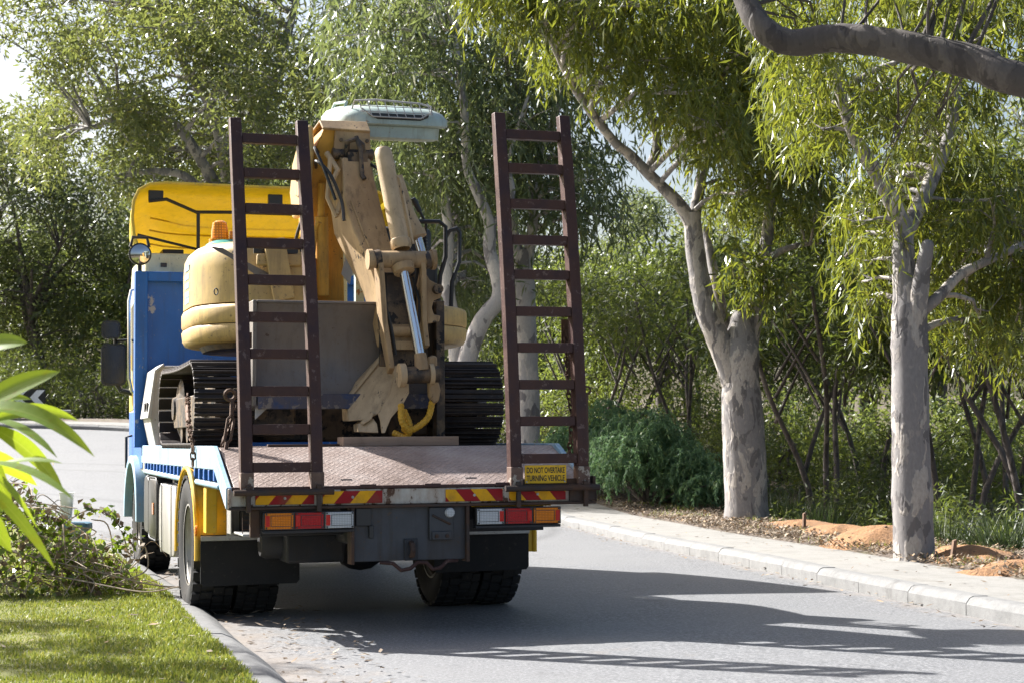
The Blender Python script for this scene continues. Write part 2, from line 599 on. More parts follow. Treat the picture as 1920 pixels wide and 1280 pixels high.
NS = 150
LC, LLEN = spline([(0.55, 2), (-1.2, 9.1), (-1.76, 11.05), (-2.52, 13.86), (-3.32, 16.4), (-4.25, 19.5), (-4.95, 21.6), (-6.4, 24.0), (-10, 25.8), (-20, 27), (-45, 27.5)], NS)
RC, RLEN = spline([(5.5, 2), (4.3, 7.8), (3.45, 11.95), (2.865, 14.87), (2.36, 17.8), (1.6, 21.6), (0.8, 26.5), (-0.9, 34), (-4, 42), (-9.5, 48), (-17, 50.5), (-45, 51.5)], NS)


def normals(c):
    out = []
    for i in range(len(c)):
        d = (c[min(i + 1, len(c) - 1)] - c[max(i - 1, 0)]).normalized()
        out.append(Vector((d.y, -d.x, 0)))
    return out


LN, RN = normals(LC), normals(RC)          # both point to the right of travel


def strip(name, rows, mat, kind='structure', attr=None):
    """rows: list of lists of (x,y,z)"""
    n, k = len(rows), len(rows[0])
    v = np.array([p for r_ in rows for p in r_], dtype=float)
    i = np.arange(n - 1)[:, None] * k + np.arange(k - 1)[None, :]
    f = np.stack([i, i + k, i + k + 1, i + 1], -1).reshape(-1, 4)[:, ::-1]
    me = arr_mesh(name, v, f, mat, True)
    if attr is not None:
        a = me.attributes.new('dirt', 'FLOAT', 'POINT')
        a.data.foreach_set('value', np.array(attr, dtype=np.float32))
    o = link(name, me)
    o['kind'] = kind
    return o


K = 44
rows, dirt = [], []
for l, r_ in zip(LC, RC):
    row = []
    for k in range(K + 1):
        p = l.lerp(r_, k / K)
        camber = 0.02 * math.sin(math.pi * k / K)
        row.append((p.x, p.y, H(p.y) + camber - 0.012))
        dl = (p - l).length
        dr = (p - r_).length
        sp = math.hypot((p.x - 0.55) / 0.9, (p.y - 10.3) / 0.55)
        dirt.append(max(0, 0.62 - dl * 0.78, 0.42 - dr * 0.9, 0.28 - 0.25 * sp) if p.y < 25 else max(0, 0.3 - 0.4 * min(dl, dr)))
    rows.append(row)
strip('road', rows, M['asphalt'], attr=dirt)


def off_rows(C, NRM, offs, sign=1, jit=0.0):
    rows = []
    for i, (p, n) in enumerate(zip(C, NRM)):
        rows.append([(p.x + n.x * o * sign, p.y + n.y * o * sign, H(p.y + n.y * o * sign) + z + (rnd.uniform(-jit, jit) if 0 < q < len(offs) - 1 else 0)) for q, (o, z) in enumerate(offs)])
    return rows


# footpath, planted verge and the floor of the bush beyond
strip('footpath', off_rows(RC, RN, [(0.165, 0.122), (0.6, 0.128), (1.12, 0.13)]), M['path'])
verge_offs = [(1.12, 0.115), (1.25, 0.135), (1.5, 0.15), (1.8, 0.155), (2.1, 0.15), (2.4, 0.13), (2.8, 0.05), (3.4, -0.15)]
strip('verge', off_rows(RC, RN, verge_offs, 1, 0.018), M['mulch_soil'])
rows = []
for p, n in zip(RC, RN):
    rows.append([(p.x + n.x * o, p.y + n.y * o, H(p.y + n.y * o) + z + (rnd.uniform(-.06, .06) if o > 4 else 0)) for o, z in ((3.4, -0.15), (4.5, -0.35), (6, -0.5), (9, -0.6), (14, -0.6), (22, -0.5), (34, -0.4))])
strip('bush_floor', rows, M['bush_soil'])
# the lawn beside the road
rows = []
for p, n in zip(LC, LN):
    a = Vector((p.x - n.x * 0.19, p.y - n.y * 0.19, 0))
    b_ = Vector((-46, p.y - 0.2, 0))
    rows.append([(a.lerp(b_, t).x, a.lerp(b_, t).y, H(a.lerp(b_, t).y) + 0.075 + (0.02 * math.sin(40 * t) if 0 < t < 1 else 0)) for t in [0, .01, .03, .06, .1, .2, .4, .7, 1]])
strip('lawn', rows, M['lawn_soil'])
# land under and beyond everything, to the horizon
xs = np.concatenate([np.linspace(-300, -60, 7), np.linspace(-50, 50, 41), np.linspace(60, 300, 7)])
ys = np.concatenate([np.linspace(-60, 0, 4), np.linspace(2, 100, 60), np.linspace(110, 420, 10)])
strip('ground', [[(x, y, H(y) - 0.75) for x in xs] for y in ys], M['bush_soil'])


# kerb stones
def kerb(C, NRM, length, sect, sign, y_max, label):
    root = empty('kerb')
    tag(root, label, None, None, 'structure')
    n = int(length / 1.0)
    dense = []
    L_ = [0]
    for a, b in zip(C, C[1:]): L_.append(L_[-1] + (b - a).length)

    def pt(s):
        j = max(0, min(len(L_) - 2, int(np.searchsorted(L_, s)) - 1))
        f = (s - L_[j]) / (L_[j + 1] - L_[j])
        return C[j].lerp(C[j + 1], f), NRM[j].lerp(NRM[j + 1], f).normalized()
    rest = MB()
    for k in range(n):
        s0, s1 = k + 0.0035, k + 0.9965
        secs = []
        for s in (s0, (s0 + s1) / 2, s1):
            p, nn = pt(min(s, L_[-1] - 1e-3))
            dz = 0.003 * math.sin(k * 2.3)
            secs.append([(p.x + nn.x * o * sign, p.y + nn.y * o * sign, H(p.y) + z + (dz if z > 0 else 0)) for o, z in sect])
        far = secs[0][0][1] > y_max
        mb = rest if far else MB()
        mb.loft(secs)
        if not far: mb.build('kerb_stone', M['concrete'], root, bevel=0.003, seg=1)
    if rest.v: rest.build('kerb_run', M['concrete'], root)['kind'] = 'stuff'
    # bedding that shows in the joints
    bed = MB()
    mo = (sect[0][0] + sect[-1][0]) / 2
    bed.loft([[(p.x + nn.x * (o + (0.009 if o < mo else -0.009)) * sign, p.y + nn.y * (o + (0.009 if o < mo else -0.009)) * sign, H(p.y) + z - 0.013) for o, z in sect] for p, nn in zip(C, NRM)])
    bed.build('bedding', M['concrete'], root)
    return root


kerb(RC, RN, RLEN, [(-0.01, -0.15), (-0.01, 0.075), (0.02, 0.115), (0.05, 0.128), (0.165, 0.128), (0.165, -0.15)], 1, 34, 'pale concrete kerb along the footpath side of the road')
kerb(LC, LN, LLEN, [(-0.05, -0.15), (-0.05, 0.0), (0.03, 0.055), (0.09, 0.08), (0.19, 0.085), (0.19, -0.15)], -1, 25, 'low rounded concrete kerb along the lawn')
# ------------------------------------------------------------------ trees
def spline3(pts, sub=5):
    pts = [Vector(p) for p in pts]
    ext = [pts[0] * 2 - pts[1]] + pts + [pts[-1] * 2 - pts[-2]]
    out = []
    for i in range(1, len(ext) - 2):
        p0, p1, p2, p3 = ext[i - 1:i + 3]
        for k in range(sub):
            t = k / sub
            out.append(0.5 * (2 * p1 + (p2 - p0) * t + (2 * p0 - 5 * p1 + 4 * p2 - p3) * t * t + (3 * p1 - p0 - 3 * p2 + p3) * t ** 3))
    return out + [pts[-1]]


def limb_tubes(mb, limbs, n=12, sub=5, wob=0.05):
    allp = []
    for pts, r0, r1 in limbs:
        c = spline3(pts, sub)
        m = len(c) - 1
        rl = r0 if isinstance(r0, (list, tuple)) else None
        rs = [(float(np.interp(i / m, np.linspace(0, 1, len(rl)), rl)) if rl else r0 + (r1 - r0) * (i / m) ** 0.8) * (1 + rnd.uniform(-wob, wob)) for i in range(m + 1)]
        mb.tube(c, rs, n)
        allp += list(zip(c, rs))
    return allp


def twigs_to(mb, allp, clumps, r0=0.022):
    for (x, y, z, r) in clumps:
        q = Vector((x, y, z))
        b, br = min(allp, key=lambda t: (t[0] - q).length + max(0, t[0].z - q.z) * 0.6)
        if (b - q).length < 0.1: continue
        mid = b.lerp(q, 0.55) + Vector((rnd.uniform(-.15, .15), rnd.uniform(-.15, .15), 0.12 * (q - b).length))
        ra = min(br * 0.7, r0 + (0.012 if r0 > .01 else 0.006) * (q - b).length)
        mb.tube([b, b.lerp(mid, 0.5) + Vector((rnd.uniform(-.06, .06), rnd.uniform(-.06, .06), .03)), mid, q], [ra, ra * .85, ra * .6, ra * .25], 6)
        for _ in range(3):
            e = q + Vector((rnd.gauss(0, 1), rnd.gauss(0, 1), rnd.uniform(-.2, .8))).normalized() * r * 0.75
            mb.tube([mid.lerp(q, 0.4), q.lerp(e, .4), e], [ra * .35, ra * .25, ra * .1], 4)


def tree(name, label, base, limbs, clumps, bark, leaf, gen, group=None, twig=0.022, cat='tree', nside=12):
    base = Vector(base)
    root = empty(name, base)
    tag(root, label, cat, group)
    mb = MB()
    mb.off = tuple(base)
    allp = limb_tubes(mb, limbs, nside)
    twigs_to(mb, allp, clumps, twig)
    mb.build('trunk', M[bark], root, smooth=60, recalc=False)
    v, f = gen(clumps)
    link('crown', arr_mesh('crown', v - np.array(base), f, M[leaf]), root)
    return root


def region(rects):
    """clumps scattered through photo-guided boxes of the crown: (x0,y0,x1,y1,Y0,Y1,count,r)"""
    out = []
    for x0, y0, x1, y1, a, b, n, r in rects:
        for _ in range(n):
            p = at(rnd.uniform(x0, x1), rnd.uniform(y0, y1), rnd.uniform(a, b))
            out.append((p.x, p.y, p.z, r * rnd.uniform(0.75, 1.2)))
    return out


def A(px, py, Y):
    return tuple(at(px, py, Y))


# the three mottled gums of the verge
near = lambda c: droopy(c, 200, (0.11, 0.18), (0.017, 0.028), (0.22, 0.48), 0.042)
bA = A(1715, 1056, 16.7)
cl = region([(1620, -60, 1930, 120, 15.5, 18.5, 15, .5), (1480, 60, 1700, 300, 16, 19, 13, .45), (1560, 280, 1690, 470, 16.5, 19, 9, .36),
             (1720, 300, 1930, 480, 16.2, 19.5, 12, .45), (1760, 470, 1950, 640, 16.5, 19, 12, .42), (1580, 480, 1650, 600, 17, 18.5, 4, .3), (1690, 130, 1850, 300, 17, 19.5, 8, .4)])
tree('gum_tree', 'mottled gum with a straight trunk, nearest the kerb by the orange sand', bA,
     [([A(1714, 1085, 16.7), A(1714, 1040, 16.7), A(1708, 850, 16.7), A(1706, 700, 16.7), A(1705, 590, 16.7), A(1705, 530, 16.7), A(1706, 490, 16.7)], [.25, .205, .185, .18, .178, .13, .03], 0),
      ([A(1704, 700, 16.7), A(1699, 580, 16.7), A(1694, 480, 16.7), A(1690, 420, 16.7), A(1655, 345, 16.6), A(1600, 250, 16.5), A(1560, 120, 16.5)], .15, .05),
      ([A(1692, 450, 16.75), A(1745, 340, 17.0), A(1785, 230, 17.2), A(1800, 60, 17.4)], .09, .05),
      ([A(1710, 640, 16.66), A(1722, 560, 16.58), A(1733, 490, 16.52), A(1740, 458, 16.5), A(1742, 450, 16.5)], [.11, .09, .075, .06, .02], 0),
      ([A(1708, 640, 16.7), A(1725, 590, 16.7), A(1762, 555, 16.7), A(1800, 515, 16.8), A(1850, 490, 16.9), A(1940, 450, 17.1)], .075, .035)],
     cl, 'bark_gum', 'leaf_gum', near)

bB = A(1401, 977, 25.4)
near2 = lambda c: droopy(c, 150, (0.13, 0.22), (0.024, 0.038), (0.25, 0.55), 0.05)
cl = region([(900, -120, 1180, 20, 23, 26, 17, .55), (1000, -20, 1140, 110, 23, 26, 9, .45), (1120, 20, 1260, 150, 23, 26, 9, .45), (1130, 130, 1180, 190, 23, 25, 2, .3), (1260, 40, 1500, 240, 23, 27, 26, .58),
             (1300, 230, 1540, 350, 23.5, 27, 15, .5), (1370, 340, 1540, 420, 24, 27, 7, .42), (1370, 470, 1450, 540, 24.3, 25.2, 6, .3), (1180, -120, 1500, 40, 22, 26, 16, .6)])
tree('gum_tree', 'forked mottled gum with a pale leaning limb, midway along the verge', bB,
     [([A(1400, 1000, 25.4), A(1400, 965, 25.4), A(1396, 850, 25.4), A(1390, 740, 25.4), A(1388, 660, 25.4), A(1392, 600, 25.4), A(1396, 560, 25.4)], [.38, .325, .30, .285, .27, .17, .04], 0),
      ([A(1384, 730, 25.4), A(1352, 650, 25.35), A(1322, 570, 25.3), A(1305, 480, 25.3), A(1297, 400, 25.3)], .2, .13),
      ([A(1299, 425, 25.3), A(1275, 385, 25.25), A(1225, 335, 25.1), A(1180, 290, 25), A(1148, 262, 24.8), A(1080, 170, 24.5), A(1040, 90, 24.3)], .11, .05),
      ([A(1299, 430, 25.3), A(1312, 350, 25.4), A(1335, 220, 25.5), A(1350, 60, 25.6)], .1, .05),
      ([A(1215, 325, 25.3), A(1232, 270, 25.4), A(1218, 205, 25.4), A(1190, 120, 25.4)], .08, .05),
      ([A(1394, 730, 25.45), A(1410, 610, 25.5), A(1425, 520, 25.5), A(1440, 430, 25.6), A(1450, 300, 25.7)], .17, .07),
      ([A(1375, 680, 25.5), A(1355, 590, 25.6), A(1342, 530, 25.6), A(1322, 430, 25.8)], .11, .06),
      ([A(1420, 520, 25.4), A(1450, 480, 25.3), A(1490, 462, 25.2), A(1540, 455, 25.2)], .07, .03)],
     cl, 'bark_gum', 'leaf_gum', near2)

bO = (5.9, 9.9, 0.15)
cl = region([(1380, -60, 1520, 60, 11.5, 12.6, 7, .3), (1500, 70, 1620, 150, 11.4, 12.4, 5, .24), (1600, -160, 1950, -20, 10.6, 12, 12, .34), (1640, 170, 1780, 330, 11.5, 12.5, 5, .24)]) + \
    [(4.6 + rnd.uniform(-1, 1.4), 10 + rnd.uniform(-1.2, 1.2), 5.6 + rnd.uniform(-.6, 1.2), .6) for _ in range(16)]
tree('gum_tree', 'brown barked gum reaching a bare limb over the road from beyond the frame', bO,
     [([bO, (5.85, 9.9, 1.2), (5.7, 10.0, 2.2), (5.3, 10.1, 3.0)], .26, .2),
      ([(5.6, 10.05, 2.45), (4.6, 10.2, 3.05), A(1925, 152, 10.4), A(1840, 122, 10.5), A(1740, 97, 10.6), A(1640, 78, 10.7), A(1560, 72, 10.8), A(1480, 80, 10.85), A(1425, 48, 10.9), A(1392, -20, 11), A(1385, -120, 11)], .125, .07),
      ([(5.3, 10.1, 2.9), (5.1, 10.2, 4), (4.8, 10.2, 5.5), (4.5, 10.1, 7)], .17, .08)],
     cl, 'bark_limb', 'leaf_gum', lambda c: droopy(c, 150, (0.09, 0.16), (0.012, 0.02), (0.25, 0.55), 0.04), twig=.006)

# gums behind the excavator
far_d = lambda c: droopy(c, 36, (0.18, 0.30), (0.035, 0.055), (0.6, 1.4), 0.10)
bC = A(992, 850, 33)
cl = region([(900, 60, 1090, 230, 31, 36, 14, .9), (960, 230, 1120, 380, 31, 35, 12, .7), (1060, 330, 1180, 430, 32, 35, 7, .5), (860, 180, 1010, 330, 32, 36, 9, .8)])
tree('gum_tree', 'white trunked gum seen between the rungs of the upright ramp', bC,
     [([A(992, 870, 33), A(992, 760, 33), A(988, 640, 33), A(985, 540, 33), A(978, 470, 33)], .22, .17),
      ([A(980, 500, 33), A(962, 430, 33), A(952, 330, 33), A(970, 200, 33.2), A(975, 60, 33.4)], .12, .05),
      ([A(984, 520, 33), A(998, 430, 33), A(1003, 320, 33), A(1040, 220, 33), A(1070, 120, 33)], .12, .05)],
     cl, 'bark_white', 'leaf_grey', far_d)
bD = A(870, 860, 31)
cl = region([(700, 90, 900, 260, 30, 35, 16, .85), (620, -60, 900, 90, 30, 36, 20, .95), (770, 250, 930, 420, 31, 35, 13, .75), (840, 400, 960, 560, 32, 35, 8, .6), (760, 420, 860, 600, 33, 36, 9, .6)])
tree('gum_tree', 'crooked pale gum leaning over behind the excavator', bD,
     [([A(872, 860, 31), A(872, 720, 31), A(880, 660, 31), A(905, 600, 31), A(935, 560, 31), A(932, 520, 31), A(918, 470, 31), A(918, 420, 31), A(895, 360, 31), A(875, 310, 31), A(870, 200, 31), A(850, 60, 31.2)], .2, .06),
      ([A(850, 860, 31.4), A(858, 720, 31.4), A(852, 620, 31.4), A(838, 520, 31.4), A(842, 440, 31.5), A(820, 300, 31.8)], .19, .07),
      ([A(918, 430, 31), A(960, 370, 31.1), A(955, 300, 31.2), A(990, 180, 31.3)], .07, .03)],
     cl, 'bark_white', 'leaf_grey', far_d)

# the big tree behind the cab
bE = A(430, 815, 38)
cl = region([(-10, -70, 150, 70, 35, 39, 8, .8), (120, -80, 420, 120, 34, 41, 26, 1.0), (40, 60, 300, 260, 35, 41, 17, .9), (200, 120, 560, 330, 34, 41, 30, 1.0), (60, 230, 330, 400, 36, 42, 14, .75), (300, 300, 560, 420, 36, 41, 14, .8),
             (380, -80, 660, 160, 37, 43, 24, 1.05), (560, 140, 700, 340, 38, 43, 12, .8)])
tree('gum_tree', 'huge spreading olive green gum behind the yellow cab', bE,
     [([A(430, 830, 38), A(432, 700, 38), A(440, 520, 38), A(445, 400, 38)], .42, .3),
      ([A(445, 420, 38), A(420, 290, 37.5), A(395, 200, 37), A(350, 130, 36.6), A(300, 20, 36.4)], .2, .06),
      ([A(445, 400, 38), A(400, 340, 37), A(330, 235, 36.4), A(250, 215, 36.2), A(170, 240, 36)], .17, .05),
      ([A(440, 450, 38), A(360, 340, 36.6), A(285, 322, 36.2), A(215, 332, 36)], .12, .05),
      ([A(448, 400, 38), A(480, 250, 38.5), A(530, 100, 39), A(560, -20, 39)], .2, .07),
      ([A(448, 380, 38), A(560, 260, 39), A(640, 200, 40)], .15, .05)],
     cl, 'bark_gum', 'leaf_olive', lambda c: tufty([q[:3] + (q[3] * .74,) for q in c], 78, (0.13, 0.22), (0.035, 0.06), .22, 10), twig=.03)

# woods further off: shared crowns, every tree a thing
def crown_var(n, rx, rz, cz, r, leaf, per, gen=tufty, **kw):
    c = []
    for _ in range(n):
        d = ball_pts(1, 0.35)[0]
        c.append((d[0] * rx, d[1] * rx, cz + d[2] * rz, r * rnd.uniform(.7, 1.2)))
    v, f = gen(c, per, **kw)
    return c, arr_mesh('crown', v, f, M[leaf])


def trunk_mesh(clumps, h, r, bark, lean=0.3, stems=1):
    mb = MB()
    limbs = []
    for s in range(stems):
        a = rnd.uniform(0, 6.28)
        q = Vector((math.cos(a), math.sin(a), 0)) * (0.25 if stems > 1 else 0)
        l = Vector((math.cos(a), math.sin(a), 0)) * lean
        limbs.append(([q * .4 - Vector((0, 0, .6)), q + l * .2 + Vector((0, 0, h * .3)), q + l * .9 + Vector((rnd.uniform(-.2, .2), rnd.uniform(-.2, .2), h * .65)), q + l * 1.6 + Vector((0, 0, h))], r, r * .5))
        for _ in range(3):
            b = rnd.uniform(0, 6.28)
            e = Vector((math.cos(b), math.sin(b), rnd.uniform(.8, 1.6))).normalized() * h * .45
            s0 = q + l * .9 + Vector((0, 0, h * rnd.uniform(.5, .75)))
            limbs.append(([s0, s0 + e * .5 + Vector((0, 0, .1)), s0 + e], r * .5, r * .2))
    allp = limb_tubes(mb, limbs, 9, 4)
    twigs_to(mb, allp, clumps, .03)
    o = mb.build('trunk', M[bark], None, smooth=60, recalc=False)
    me = o.data
    bpy.data.objects.remove(o)
    return me


VAR = []
for (n, rx, rz, cz, r, leaf, per, bark, h, tr, lean, st) in (
        (40, 3.3, 3.6, 6.4, .95, 'leaf_olive', 34, 'bark_gum', 5.5, .24, .5, 1),
        (40, 3.0, 3.4, 5.6, .9, 'leaf_grey', 34, 'bark_dark', 5.0, .2, .6, 2),
        (40, 2.9, 2.6, 4.0, .85, 'leaf_bush', 36, 'bark_dark', 3.6, .10, .7, 3)):
    c, me = crown_var(n, rx, rz, cz, r, leaf, per, L=(.15, .26), W=(.05, .085), tuft=.3)
    VAR.append((me, trunk_mesh(c, h, tr, bark, lean, st)))
c, me = crown_var(26, 1.7, 1.5, 4.0, .7, 'leaf_dark', 48, L=(.13, .22), W=(.03, .05), tuft=.28)
VAR.append((me, trunk_mesh(c, 4.0, .055, 'bark_dark', .8, 3)))
c, me = crown_var(30, 1.5, 1.1, 1.0, .55, 'leaf_bush', 60, L=(.09, .15), W=(.03, .05), tuft=.2)
VAR.append((me, trunk_mesh(c, 1.2, .04, 'bark_dark', .3, 4)))
c, me = crown_var(30, 1.5, .9, .8, .5, 'leaf_dark', 60, L=(.10, .17), W=(.02, .035), tuft=.22)
VAR.append((me, trunk_mesh(c, 1.0, .04, 'bark_dark', .3, 4)))


def wood(name, label, var, px, Y, sc=1.0, rot=0.0, group=None, dz=0.0, cat='tree'):
    x = (px - 960) / FPX * Y
    root = empty(name, (x, Y, H(Y) - 0.3 + dz), (0, 0, rot))
    root.scale = (sc, sc, sc * rnd.uniform(.95, 1.05))
    tag(root, label, cat, group)
    link('trunk', VAR[var][1], root)
    link('crown', VAR[var][0], root)
    return root


G1 = 'trees of the wood beyond the road'
WOOD = [  # variant, px, Y, scale, label
    (1, 95, 62, 1.1, 'grey green tree above the chevron board'),
    (0, -60, 61, 1.15, 'olive tree at the edge of the wood left of the chevron board'),
    (1, 215, 64, .95, 'dark tree beyond the road behind the truck mirrors'),
    (2, 20, 66, 1.15, 'bushy tree with sunlit yellow green leaves behind the guard rail'),
    (2, 300, 62, 1.05, 'bushy tree behind the yellow deflector'),
    (0, 560, 58, 1.2, 'tall olive tree behind the folded excavator boom'),
    (1, 700, 52, 1.1, 'tall dark tree behind the canopy of the excavator'),
    (1, 850, 56, 1.05, 'tall dark tree between the canopy and the upright ramp'),
    (2, 1060, 50, .9, 'low sunlit tree just right of the upright ramp'),
    (2, 1180, 44, .85, 'rounded sunlit tree above the juniper'),
    (2, 1300, 50, .95, 'sunlit tree filling the gap beside the forked gum'),
    (2, 1490, 47, .8, 'bushy tree between the two mottled gums of the verge'),
    (1, 1620, 52, .9, 'dark tree left of the straight mottled gum, deep in the wood'),
    (1, 1830, 46, .95, 'dark tree right of the straight mottled gum, deep in the wood'),
    (0, 1990, 44, 1.0, 'olive tree at the right end of the wood'),
]
for i, (v, px, Y, sc, lab) in enumerate(WOOD):
    wood('woodland_tree', lab, v, px, Y, sc, i * 1.7, G1)
for i, px in enumerate(range(-260, 2300, 185)):
    wood('woodland_tree', 'distant tree closing the view at the back of the wood', (0, 2, 1)[i % 3], px + rnd.uniform(-40, 40), 74 + (i * 37 % 15), 1.0 + .1 * (i % 3), i * 2.1, 'distant trees at the back of the wood')

G2 = 'slender trees of the shaded bush'
for i, (px, Y, sc, lab) in enumerate([
    (1465, 31, 1.0, 'slender dark stemmed tree just right of the forked gum'),
    (1555, 27, 1.05, 'blue grey multi stemmed tree between the two mottled gums'),
    (1640, 33, 1.05, 'thin stemmed tree just left of the straight mottled gum'),
    (1790, 25, 1.0, 'dark stemmed tree close behind the sand right of the straight gum'),
    (1880, 28, 1.1, 'leaning dark tree at the right end of the shaded bush'),
    (1960, 24, 1.1, 'dark tree at the right edge behind the sand bank'),
    (1290, 36, .95, 'dark twisted tree behind the juniper'),
    (1120, 40, .95, 'dark tree behind the right end of the tray')]):
    wood('slender_tree', lab, 3, px, Y, sc, i * 1.3 + .4, G2, -0.35 if px > 1400 else 0)

G3 = 'shrubs of the bush'
for i, (v, px, Y, sc, lab) in enumerate([
    (5, 1480, 29, .8, 'dark shrub at the foot of the wood right of the forked gum'),
    (5, 1570, 25.5, .75, 'dark shrub behind the first sand mound'),
    (5, 1650, 29, .9, 'dark shrub behind the wooden stake left of the straight gum'),
    (4, 1610, 36, .9, 'sunlit shrub deeper in the bush between the mottled gums'),
    (5, 1790, 22.5, .7, 'dark shrub behind the sand right of the straight gum'),
    (5, 1880, 20.5, .75, 'dark shrub at the right edge behind the sand'),
    (4, 1850, 32, 1.0, 'sunlit shrub in the bush far right'),
    (5, 1960, 26, 1.0, 'dark shrub past the right edge of the bush'),
    (4, 1440, 38, 1.0, 'sunlit shrub showing beside the forked gum'),
    (4, 1070, 42, 1.1, 'sunlit shrub seen through the lower ramp rungs'),
    (4, 1240, 40, 1.0, 'sunlit shrub above the juniper'),
    (5, 1330, 34, .8, 'dark shrub behind the forked gum'),
    (5, 930, 44, 1.1, 'dark shrub behind the excavator track'),
    (5, 190, 53.5, 1.0, 'low grey shrub on the far kerb beside the truck mirror'),
    (5, 110, 55, .8, 'low shrub behind the chevron board'),
    (4, 40, 56, 1.2, 'sunlit shrub behind the guard rail'),
    (4, 240, 58, 1.3, 'sunlit shrub behind the mirrors'),
    (4, 560, 60, 1.5, 'shrub behind the cab'),
    (4, 1560, 40, 1.2, 'sunlit shrub far behind the orange mounds'),
    (5, 1700, 34, 1.2, 'dark shrub far behind the straight gum'),
    (4, 1770, 38, 1.2, 'sunlit shrub behind the dark stems right of the straight gum'),
    (5, 1930, 36, 1.3, 'dark shrub at the far right end of the bush'),
    (4, 1960, 44, 1.4, 'sunlit shrub far back at the right edge'),
    (5, 1400, 44, 1.4, 'dark shrub far behind the forked gum'),
    (4, 980, 48, 1.4, 'sunlit shrub behind the white trunked gum'),
    (4, 860, 50, 1.5, 'sunlit shrub behind the track of the excavator'),
    (5, 150, 60, 1.6, 'dark shrub deep in the wood behind the mirrors'),
    (5, 40, 62, 1.7, 'dark shrub deep in the wood behind the chevron board'),
    (5, 320, 60, 1.6, 'dark shrub deep in the wood behind the cab'),
    (5, -60, 53, 1.2, 'dark shrub past the left end of the guard rail')]):
    wood('shrub', lab, v, px, Y, sc, i * 1.1, G3, 0.2 if px < 1400 else -0.35, 'shrub')

# a sparse street tree out of frame on the left: its shade lies in bands over the lawn
bS = (-9.6, 12.4, 0.08)
cl = [(-11.0 + .42 * k + rnd.uniform(-.2, .2), y_ + rnd.uniform(-.12, .12), 5.7 + rnd.gauss(0, .10), .24) for y_, n_ in ((11.9, 12), (12.75, 10), (13.7, 9), (14.75, 7)) for k in range(n_) if rnd.random() < .85]
tree('gum_tree', 'open crowned gum on the lawn past the left edge of the frame', bS,
     [([bS, (-9.6, 12.4, 1.5), (-9.4, 12.4, 3.2), (-9.3, 12.5, 5)], .13, .07), ([(-9.4, 12.4, 3), (-8.6, 12.6, 4.4), (-8.0, 12.6, 5.6)], .06, .04)],
     cl, 'bark_gum', 'leaf_gum', lambda c: droopy(c, 420, (0.13, 0.2), (0.025, 0.04), (0.15, 0.3), 0.05))

# juniper
cl = region([(1120, 800, 1300, 900, 28, 30.5, 12, .42), (1250, 850, 1345, 915, 28, 29.5, 7, .32), (1100, 770, 1250, 830, 29, 31, 7, .38), (1070, 800, 1150, 880, 29.5, 31, 5, .4)])
bJ = (at(1215, 930, 29).x, 29, H(29) + .1)
root = tag(empty('juniper', bJ), 'low blue green juniper spreading at the end of the verge', 'shrub')
mb = MB(); mb.off = bJ
for c_ in cl: mb.tube([bJ, Vector(bJ).lerp(Vector(c_[:3]), .5) + Vector((0, 0, .08)), c_[:3]], [.03, .02, .008], 5)
mb.build('stem', M['bark_dark'], root, recalc=False)
v, f = droopy(cl, 420, (0.06, 0.11), (0.018, 0.03), (0.35, 0.8), 0.024, 0.5)
link('foliage', arr_mesh('foliage', v - np.array(bJ), f, M['leaf_juniper']), root)
# ------------------------------------------------------------------ truck (x right, y forward from the rear edge of the tray, z up)
TH = R(17.3)
T0 = Vector((-0.63, 11.45, 0.0))
ROLL = R(-0.45)
P_ = {}
P_['blue'] = paint('blue_paint', (0.012, 0.115, 0.42), (0.06, 0.12, 0.25), (0.35, 0.36, 0.38), 0.42, d_lo=.55, d_hi=.9, c_at=.70, cs=3.5, stretch=(1, 1, .6))
P_['pale_blue'] = paint('weathered_blue_paint', (0.20, 0.36, 0.50), (0.34, 0.44, 0.50), (0.40, 0.33, 0.27), 0.55, d_lo=.42, d_hi=.62, c_at=.66, scale=3.5, stretch=(1, 1, .35))
P_['yellow'] = paint('yellow_paint', (0.72, 0.50, 0.06), (0.5, 0.4, 0.2), (0.3, 0.25, 0.15), 0.42, d_lo=.6, d_hi=.95, c_at=.76)
P_['cream'] = paint('cream_paint', (0.66, 0.60, 0.38), (0.42, 0.38, 0.27), (0.2, 0.17, 0.12), 0.45, d_lo=.55, d_hi=.9, c_at=.78)
P_['guard_yellow'] = paint('mudguard_yellow', (0.76, 0.44, 0.02), (0.62, 0.46, 0.18), (0.25, 0.2, 0.1), 0.45, d_lo=.5, d_hi=.8, c_at=.74)
P_['rust'] = paint('rusted_ramp_steel', (0.040, 0.019, 0.021), (0.078, 0.036, 0.026), (0.13, 0.085, 0.075), 0.42, 0.25, d_lo=.38, d_hi=.62, c_at=.655, scale=5, cs=16, bump=.5)
P_['rust_dark'] = paint('dark_rusted_steel', (0.045, 0.034, 0.030), (0.10, 0.05, 0.028), (0.14, 0.08, 0.05), 0.6, 0.2, d_lo=.45, d_hi=.65, c_at=.7, scale=5, cs=12, bump=.4)
P_['white_rust'] = paint('rust_streaked_white', (0.50, 0.47, 0.42), (0.25, 0.13, 0.065), (0.10, 0.05, 0.03), 0.6, d_lo=.5, d_hi=.72, c_at=.60, scale=4.5, cs=9, stretch=(1, 1, .5))
P_['dark_steel'] = paint('dark_chassis_steel', (0.032, 0.034, 0.040), (0.06, 0.05, 0.042), (0.10, 0.075, 0.06), 0.5, 0.3, c_at=.72)
P_['grey_steel'] = paint('grey_steel_plate', (0.062, 0.066, 0.075), (0.075, 0.06, 0.05), (0.14, 0.09, 0.06), 0.45, 0.4, d_lo=.5, d_hi=.8, c_at=.74)
